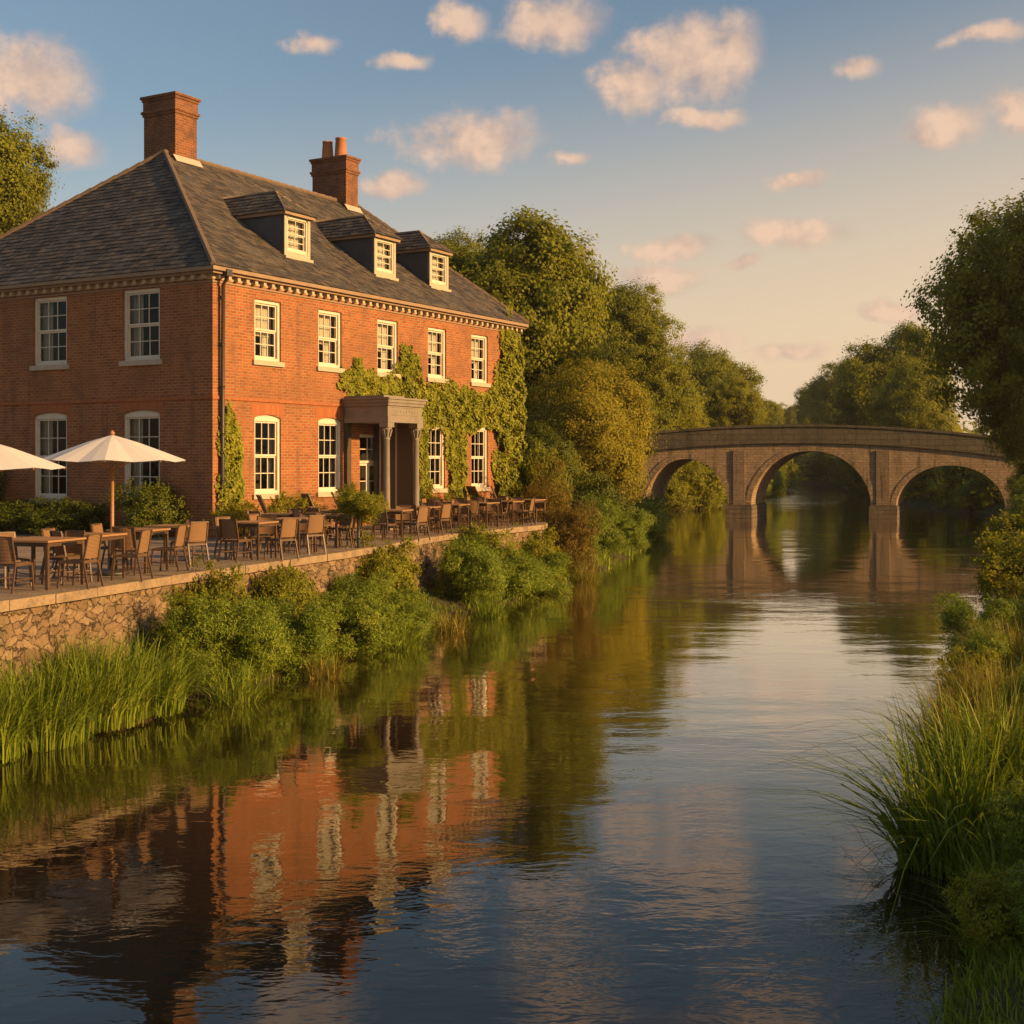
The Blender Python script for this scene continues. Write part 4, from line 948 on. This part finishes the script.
def bank_grass(name, side, y0, y1, n, dmin, dmax, h, m, seed, width, bend=.5):
    rng = np.random.default_rng(seed); y = y0 + (y1 - y0) * rng.uniform(0, 1, n) ** 1.4; d = rng.uniform(dmin, dmax, n)
    x = xl(y) + wig(y, 1) - d if side == 'l' else xr(y) + wig(y, 2) + d
    DD, HH = (DL, HL) if side == 'l' else (DR, HR)
    B = np.stack([x, y, np.interp(d, DD, HH) - .03], 1); a = rng.uniform(0, 6.28, n); ln = np.stack([np.cos(a), np.sin(a)], 1) * .8 + np.array([.4 if side == 'l' else -.4, 0])
    pat = .65 + .35 * np.sin(x * 2.1 + 1.3 * np.sin(y * 1.7)) * np.sin(y * 1.3)
    H = h * rng.uniform(.4, 1.15, n) * pat * (1 + y / 90)
    o = link(name, blades(B, H, ln, width * rng.uniform(.6, 1.5, n) * (1 + y / 25), bend * rng.uniform(.2, 1.7, n), m, name, seed, 4)); o['kind'] = 'stuff'; o['label'] = 'mixed green grass growing along the bank'
    return o
bank_grass('bank_grass', 'l', 15, 62, 14000, -.1, 2.0, .36, 'grass', 1, .009)
bank_grass('bank_grass', 'r', 7.5, 26, 22000, .05, 2.6, .55, 'grass', 2, .008)
bank_grass('bank_grass', 'r', 14, 75, 26000, .1, 4.5, .62, 'grassgold', 3, .008, .7)
# far wood closing the valley
rng = np.random.default_rng(77); P = []; Nn = []
for k in range(150):
    x = rng.uniform(-170, 330); y = rng.uniform(340, 430) ; h = rng.uniform(9, 15); r = rng.uniform(5, 8)
    d = sph(320, rng); p = np.array([x, y, 2 + h * .5]) + d * np.array([r, r, h * .52]); P.append(p); Nn.append(d)
P = np.concatenate(P); Nn = np.concatenate(Nn); v, f = leaf_quads(P, Nn, rng.uniform(.9, 1.8, len(P)), .7, rng)
o = link('far_woodland', np_mesh('far_woodland', v, f, 'leaf1')); o['kind'] = 'stuff'; o['label'] = 'far woodland closing the river valley'

# ---------------------------------------------------------------- the bridge
BY0, BY1 = 0., 4.8
ARCH = [(-3.58, 2.78, 3.97, .95), (4.65, 3.92, 4.50, 1.0), (13.64, 3.46, 3.53, .9)]   # centre, half span, crown, spring height
bridge = thing('stone_bridge', 'old stone bridge with three arches and a gently humped parapet across the river', 'bridge', (15.34, 88.6, 0), -math.atan2(.139, .99))
BO = (0, 0, 0)
def ztop(x): return 5.05 - .48 * (min(abs(x - 3.7), 14) / 9.6) ** 2      # base of the parapet
def zpar(x): return 6.28 - .46 * (min(abs(x - 3.7), 14) / 9.5) ** 2
def zarch(x):
    for c, hs, zc, zs in ARCH:
        if abs(x - c) < hs - 1e-6:
            q = abs(x - c) / hs; return zs + (zc - zs) * (1 - q ** 2.15) ** (1 / 1.75)
    return -.8
bx = sorted(set([-14.0, -11.0, -9.0, 20.0, 24.0, 28.0] + [round(v, 3) for v in np.arange(-8., 19, .25)] + [round(c + hs * math.cos(a), 4) for c, hs, _, _ in ARCH for a in np.linspace(0, math.pi, 33)]))
mb = MB()
for a, b in zip(bx[:-1], bx[1:]):
    m_ = (a + b) / 2; inar = [A_ for A_ in ARCH if abs(m_ - A_[0]) < A_[1]]
    if inar:
        zs = inar[0][3]
        za = zarch(a) if abs(a - inar[0][0]) < inar[0][1] - 1e-4 else zs
        zb_ = zarch(b) if abs(b - inar[0][0]) < inar[0][1] - 1e-4 else zs
    else: za = zb_ = -.8
    mb.quad((a, BY0, za), (b, BY0, zb_), (b, BY0, ztop(b)), (a, BY0, ztop(a))); mb.quad((b, BY1, zb_), (a, BY1, za), (a, BY1, ztop(a)), (b, BY1, ztop(b)))
    mb.quad((a, BY0, ztop(a)), (b, BY0, ztop(b)), (b, BY1, ztop(b)), (a, BY1, ztop(a)))
    if inar: mb.quad((a, BY1, za), (b, BY1, zb_), (b, BY0, zb_), (a, BY0, za))
for c, hs, zc, zs in ARCH:
    for x in (c - hs, c + hs): mb.quad((x, BY0, -.8), (x, BY1, -.8), (x, BY1, zs), (x, BY0, zs))
mb.build('spandrel_wall', 'bridge', bridge, BO)
for (c, hs, zc, zs) in ARCH:   # ring of arch stones, slightly proud
    mb = MB(); n = 34; th = .34; pts = []
    for k in range(n + 1):
        x = c + hs * math.cos(math.pi * k / n); q = abs(x - c) / hs; z = zs + (zc - zs) * max(0, 1 - q ** 2.15) ** (1 / 1.75)
        nx, nz = (x - c) / hs ** 2, (z - zs) / (zc - zs) ** 2 + .02; l = math.hypot(nx, nz); pts.append((x, z, x + nx / l * th, z + nz / l * th))
    for p, q in zip(pts[:-1], pts[1:]):
        j = random.uniform(.0, .02)
        e = .04
        p2 = [p[i] + (q[i] - p[i]) * e for i in range(4)]; q2 = [q[i] - (q[i] - p[i]) * e for i in range(4)]
        y0 = BY0 - .03 - j; f4 = [(p2[0], y0, p2[1]), (p2[2], y0, p2[3]), (q2[2], y0, q2[3]), (q2[0], y0, q2[1])]; b4 = [(v_[0], BY0 + .01, v_[2]) for v_ in f4]
        mb.add(f4 + b4, [(0,1,2,3),(0,4,5,1),(1,5,6,2),(2,6,7,3),(3,7,4,0)])
    mb.build('arch_ring', 'bridge', bridge, BO)
px_ = list(np.arange(-14, 28.1, .8))
for (y0, y1) in ((BY0 - .12, BY0 + .32), (BY1 - .32, BY1 + .12)):
    mb = MB()
    for a, b in zip(px_[:-1], px_[1:]):
        for (dy, z0f, z1f) in ((0.03, lambda x: ztop(x) + .14, lambda x: zpar(x) - .16), (-.05, lambda x: zpar(x) - .158, zpar), (-.06, lambda x: ztop(x) - .02, lambda x: ztop(x) + .138)):
            e = .004; a2, b2 = a + e, b - e; vs = [(x, y, zf(x)) for zf in (z0f, z1f) for x, y in ((a2, y0 + dy), (b2, y0 + dy), (b2, y1 - dy), (a2, y1 - dy))]
            mb.add(vs, [(0,3,2,1),(4,5,6,7),(0,1,5,4),(1,2,6,5),(2,3,7,6),(3,0,4,7)])
    mb.build('parapet', 'parapet', bridge, BO)
for (x0, x1) in ((-.80, .73), (8.57, 10.18)):
    mb = MB(); xm = (x0 + x1) / 2
    mb.box(x0 + .35, x1 - .4, BY0 - .10, BY0, -.8, 4.55)
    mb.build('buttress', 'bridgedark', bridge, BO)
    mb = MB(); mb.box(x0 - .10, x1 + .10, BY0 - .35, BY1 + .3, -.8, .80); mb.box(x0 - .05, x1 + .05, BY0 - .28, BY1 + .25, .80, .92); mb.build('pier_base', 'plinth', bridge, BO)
mb = MB(); mb.box(-7.1, -6.32, BY0 - .2, BY1 + .2, -.8, .8); mb.build('pier_base', 'plinth', bridge, BO)

for o in bridge.children:      # a skew bridge: its barrels follow the river, not the square of the parapet
    for v_ in o.data.vertices: v_.co.x += .237 * v_.co.y
# ---------------------------------------------------------------- terrace furniture
def make_chair():
    r = thing('terrace_chair', 'chair', 'chair')
    mb = MB(); mb.box(-.21, .21, -.20, .23, .435, .46); mb.build('seat', 'weaved', r)
    mb = MB(); n = 6
    for k in range(n):
        x0, x1 = -.19 + .38 * k / n, -.19 + .38 * (k + 1) / n; c0, c1 = [-.03 * (1 - (x / .19) ** 2) for x in (x0, x1)]
        B_ = lambda x, c, z, dy: (x, -.215 + c - (z - .5) * .16 + dy, z)
        mb.add([B_(x0, c0, .50, 0), B_(x1, c1, .50, 0), B_(x1, c1, .885, 0), B_(x0, c0, .885, 0), B_(x0, c0, .50, .014), B_(x1, c1, .50, .014), B_(x1, c1, .885, .014), B_(x0, c0, .885, .014)], [(0,1,2,3),(7,6,5,4),(3,2,6,7),(0,4,5,1)])
    mb.build('backrest', 'weave', r)
    for sx_ in (-1, 1):
        mb = MB(); mb.bar((sx_*.215, .22, .45), (sx_*.23, .26, 0), .028, .028); mb.build('leg', 'frame', r)
        mb = MB(); mb.bar((sx_*.215, -.20, .46), (sx_*.225, -.30, 0), .028, .028); mb.bar((sx_*.215, -.20, .44), (sx_*.205, -.285, .89), .026, .026); mb.build('leg', 'frame', r)
    mb = MB(); mb.bar((-.205, -.285, .885), (.205, -.285, .885), .028, .028); mb.build('top_rail', 'frame', r); mb = MB(); mb.bar((-.215, .225, .43), (.215, .225, .43), .03, .025); mb.bar((-.215, -.2, .43), (.215, -.2, .43), .03, .025); mb.bar((-.215, -.2, .43), (-.215, .22, .43), .025, .03); mb.bar((.215, -.2, .43), (.215, .22, .43), .025, .03); mb.build('frame', 'frame', r); mb = MB()
    mb.bar((-.22, .245, .2), (-.22, -.255, .2), .018, .018); mb.build('stretcher', 'frame', r); mb = MB(); mb.bar((.22, .245, .2), (.22, -.255, .2), .018, .018); mb.build('stretcher', 'frame', r)
    return r
def make_table(w_):
    r = thing('terrace_table', 'table', 'table'); h_ = w_ / 2
    mb = MB(); n = 6
    for k in range(n): mb.box(-h_ + w_ * k / n + .004, -h_ + w_ * (k + 1) / n - .004, -h_, h_, .715, .745)
    mb.build('tabletop', 'tabletop', r)
    for sx_ in (-1, 1):
        for sy_ in (-1, 1):
            mb = MB(); mb.bar((sx_*(h_-.06), sy_*(h_-.06), .715), (sx_*(h_-.05), sy_*(h_-.05), 0), .045, .045); mb.build('leg', 'frame', r)
    mb = MB(); e = h_ - .06; mb.box(-e, e, -e-.012, -e+.012, .65, .714); mb.box(-e, e, e-.012, e+.012, .65, .714); mb.box(-e-.012, -e+.012, -e, e, .65, .714); mb.box(e-.012, e+.012, -e, e, .65, .714); mb.build('apron', 'frame', r)
    return r
chair0 = make_chair(); table0 = make_table(.95); first_c = [True]; first_t = [True]
TABLES = [ # x, y, rot, size, description, chair sides
 (-7.22, 20.15, .28, 1.0, 'leftmost big table', 'rlnw'),
 (-6.85, 21.5, .28, .8, 'table left of the parasol pole', 'rlw'),
 (-6.55, 23.1, .28, .8, 'table right of the parasol pole', 'rRw'),
 (-6.35, 24.5, .28, .7, 'small table beside the corner shrub', 'rf'),
 (-5.15, 26.0, .32, .8, 'table just past the corner shrub', 'rlwf'),
 (-4.62, 27.6, .32, .8, 'table under the first lit window', 'rwf'),
 (-4.15, 29.8, .32, .9, 'table behind the shrub on the post', 'rlwf'),
 (-5.35, 30.2, .32, .8, 'table against the wall under the first lit window', 'lwf'),
 (-2.95, 32.6, .26, .8, 'table just right of the shrub on the post', 'rlf'),
 (-4.35, 32.4, .4, .8, 'table against the wall under the second lit window', 'lwf'),
 (-2.45, 34.9, .26, .9, 'table in front of the portico', 'rlwf'),
 (-1.75, 37.0, .3, .9, 'table right of the portico columns', 'rlwf'),
 (-.95, 38.6, .4, .9, 'table beside the slim black post', 'rlwf'),
 (-.15, 40.1, .45, .8, 'second last table towards the russet bushes', 'rlf'),
 (.55, 41.9, .5, .8, 'last table before the russet bushes', 'lwf'),
 (-1.95, 39.9, .5, .8, 'table under the fourth lit window', 'lwf'),
 (-.75, 42.2, .5, .8, 'table under the ivy column', 'lwf')]
rg = random.Random(11)
SIDE = {'r': (1, 0, 'river side'), 'w': (-1, 0, 'wall side'), 'l': (0, -1, 'near side'), 'f': (0, 1, 'far side'), 'n': (-.1, 1, 'back side'), 'R': (.3, -1, 'near side')}
for (x, y, rz, sz, desc, sides) in TABLES:
    rz = -rz; s = sz / .95; lab = 'square wooden-topped ' + desc.replace('table', 'terrace table', 1) + (' on the terrace' if len(desc.split()) < 3 else '')
    if first_t[0]: tb = table0; tb.location = (x, y, ZT); tb.rotation_euler = (0, 0, rz); tb.scale = (s, s, 1); tb['label'] = lab; tb['group'] = 'terrace tables'; first_t[0] = False
    else: dup(table0, lab, (x, y, ZT), rz, (s, s, 1), 'terrace tables')
    for k in sides:
        dx, dy, sn = SIDE[k]; dd = sz / 2 + rg.uniform(.06, .26); c_, s_ = math.cos(rz), math.sin(rz); lx, ly = dx * dd + (rg.uniform(-.06, .06)), dy * dd + (rg.uniform(-.06, .06))
        cxw, cyw = x + lx * c_ - ly * s_, y + lx * s_ + ly * c_
        fx, fy = x - cxw, y - cyw; rot = math.atan2(fy, fx) - math.pi / 2 + rg.uniform(-.45, .45)
        lab = f'woven chair on {sn} of {desc}'
        if first_c[0]: chair0.location = (cxw, cyw, ZT); chair0.scale = (.92,) * 3; chair0.rotation_euler = (0, 0, rot); chair0['label'] = lab; chair0['group'] = 'terrace chairs'; first_c[0] = False
        else: dup(chair0, lab, (cxw, cyw, ZT), rot, .92, 'terrace chairs')
# tall reclining garden chairs by the wall
def make_recliner():
    r = thing('reclining_chair', 'recliner', 'chair')
    mb = MB(); mb.bar((0, .38, .44), (0, -.22, .40), .50, .03); mb.build('seat', 'weaved', r)
    mb = MB(); mb.bar((0, -.24, .46), (0, -.52, 1.10), .46, .025); mb.build('backrest', 'weave', r)
    for sx_ in (-1, 1):
        mb = MB(); mb.bar((sx_*.27, .32, 0), (sx_*.27, -.34, .66), .03, .035); mb.build('leg', 'frame', r)
        mb = MB(); mb.bar((sx_*.27, -.42, 0), (sx_*.27, .28, .66), .03, .035); mb.build('leg', 'frame', r)
        mb = MB(); mb.box(sx_*.27-.03, sx_*.27+.03, -.38, .36, .66, .69); mb.build('armrest', 'tabletop', r)
    mb = MB(); mb.bar((-.235, -.22, .42), (-.235, -.535, 1.14), .03, .035); mb.bar((.235, -.22, .42), (.235, -.535, 1.14), .03, .035); mb.bar((-.235, -.535, 1.12), (.235, -.535, 1.12), .03, .035); mb.build('back_frame', 'frame', r)
    return r
rc = make_recliner()
for i, (x, y, rz, lab) in enumerate([(-5.55, 31.6, -1.2, 'reclining chair with sloping back under the first lit window'), (-4.75, 33.3, -1.0, 'reclining chair with sloping back left of the second lit window'), (-4.2, 34.6, -1.4, 'reclining chair with sloping back right of the second lit window'),
    (-.15, 43.3, -1.6, 'pale reclining chair standing beside the end of the house'), (-.95, 43.9, -.9, 'reclining chair under the last lit window')]):
    if i == 0: rc.location = (x, y, ZT); rc.rotation_euler = (0, 0, rz); rc['label'] = lab; rc['group'] = 'reclining chairs by the house wall'
    else: dup(rc, lab, (x, y, ZT), rz, 1)
# parasols
def make_parasol(label, x, y, top, rad):
    r = thing('parasol', label, 'parasol', (x, y, ZT), .2, 'white parasols'); n = 8; h = top - ZT; he = h - .58
    mb = MB(); vs = [(0, 0, h - .02)]; rings = [(.33, .14), (.66, .29), (1.0, .45)]
    for f_, drop in rings:
        for k in range(n * 4):
            a = 2 * math.pi * k / (n * 4); m_ = abs((k % 4) - 2) / 2; rr_ = rad * f_ * (.935 + .065 * m_)
            vs.append((rr_ * math.cos(a), rr_ * math.sin(a), h - drop - .035 * (1 - m_) * f_))
    N4 = n * 4; fs = [(0, 1 + k, 1 + (k + 1) % N4) for k in range(N4)]
    for j in range(2):
        for k in range(N4): k2 = (k + 1) % N4; fs.append((1 + j*N4 + k, 1 + (j+1)*N4 + k, 1 + (j+1)*N4 + k2, 1 + j*N4 + k2))
    mb.add(vs, fs); o = mb.build('canopy', 'canvas', r)
    for k in range(n):
        a = 2 * math.pi * k / n; c_, s_ = math.cos(a), math.sin(a)
        mb = MB(); mb.bar((.03*c_, .03*s_, h - .05), (rad*.33*c_, rad*.33*s_, h - .165), .02, .025); mb.bar((rad*.33*c_, rad*.33*s_, h - .165), (rad*.985*c_, rad*.985*s_, h - .472), .02, .025); mb.bar((.04*c_, .04*s_, h - .62), (rad*.5*c_, rad*.5*s_, h - .30), .016, .018); mb.build('rib', 'pole', r)
    mb = MB(); mb.tube([(0, 0, .04), (0, 0, h)], .032, 10); mb.build('pole', 'pole', r)
    mb = MB(); mb.lathe([(.02, h - .03), (.045, h), (.04, h + .02), (.02, h + .04), (.01, h + .06)], 10); mb.build('finial', 'pole', r)
    mb = MB(); mb.lathe([(.05, h - .66), (.05, h - .58), (.034, h - .57)], 10); mb.build('hub', 'pole', r)
    mb = MB(); mb.lathe([(.28, 0), (.28, .05), (.24, .07), (.06, .09), (.06, .3), (.04, .3)], 20); mb.build('base', 'iron', r)
make_parasol('white octagonal parasol on a wooden pole before the shaded wall', -6.80, 22.4, 4.2, 1.22)
make_parasol('white parasol cut off by the left edge of the picture', -8.35, 20.9, 4.08, 1.22)

# ---------------------------------------------------------------- evening air
hz = bpy.data.materials.new('haze'); hz.use_nodes = True
t = N(hz.node_tree); t.n.clear(); out = t.new('ShaderNodeOutputMaterial'); pv_ = t.new('ShaderNodeVolumePrincipled')
pv_.inputs['Color'].default_value = (.93, .88, .80, 1); pv_.inputs['Density'].default_value = .00022; pv_.inputs['Anisotropy'].default_value = .3
t.link(pv_.outputs[0], out.inputs['Volume']); M['haze'] = hz
mb = MB(); mb.box(-520, 720, -65, 720, -2.0, 26); ho = mb.build('haze', 'haze'); ho['kind'] = 'stuff'; ho['label'] = 'thin golden evening haze over the river valley'
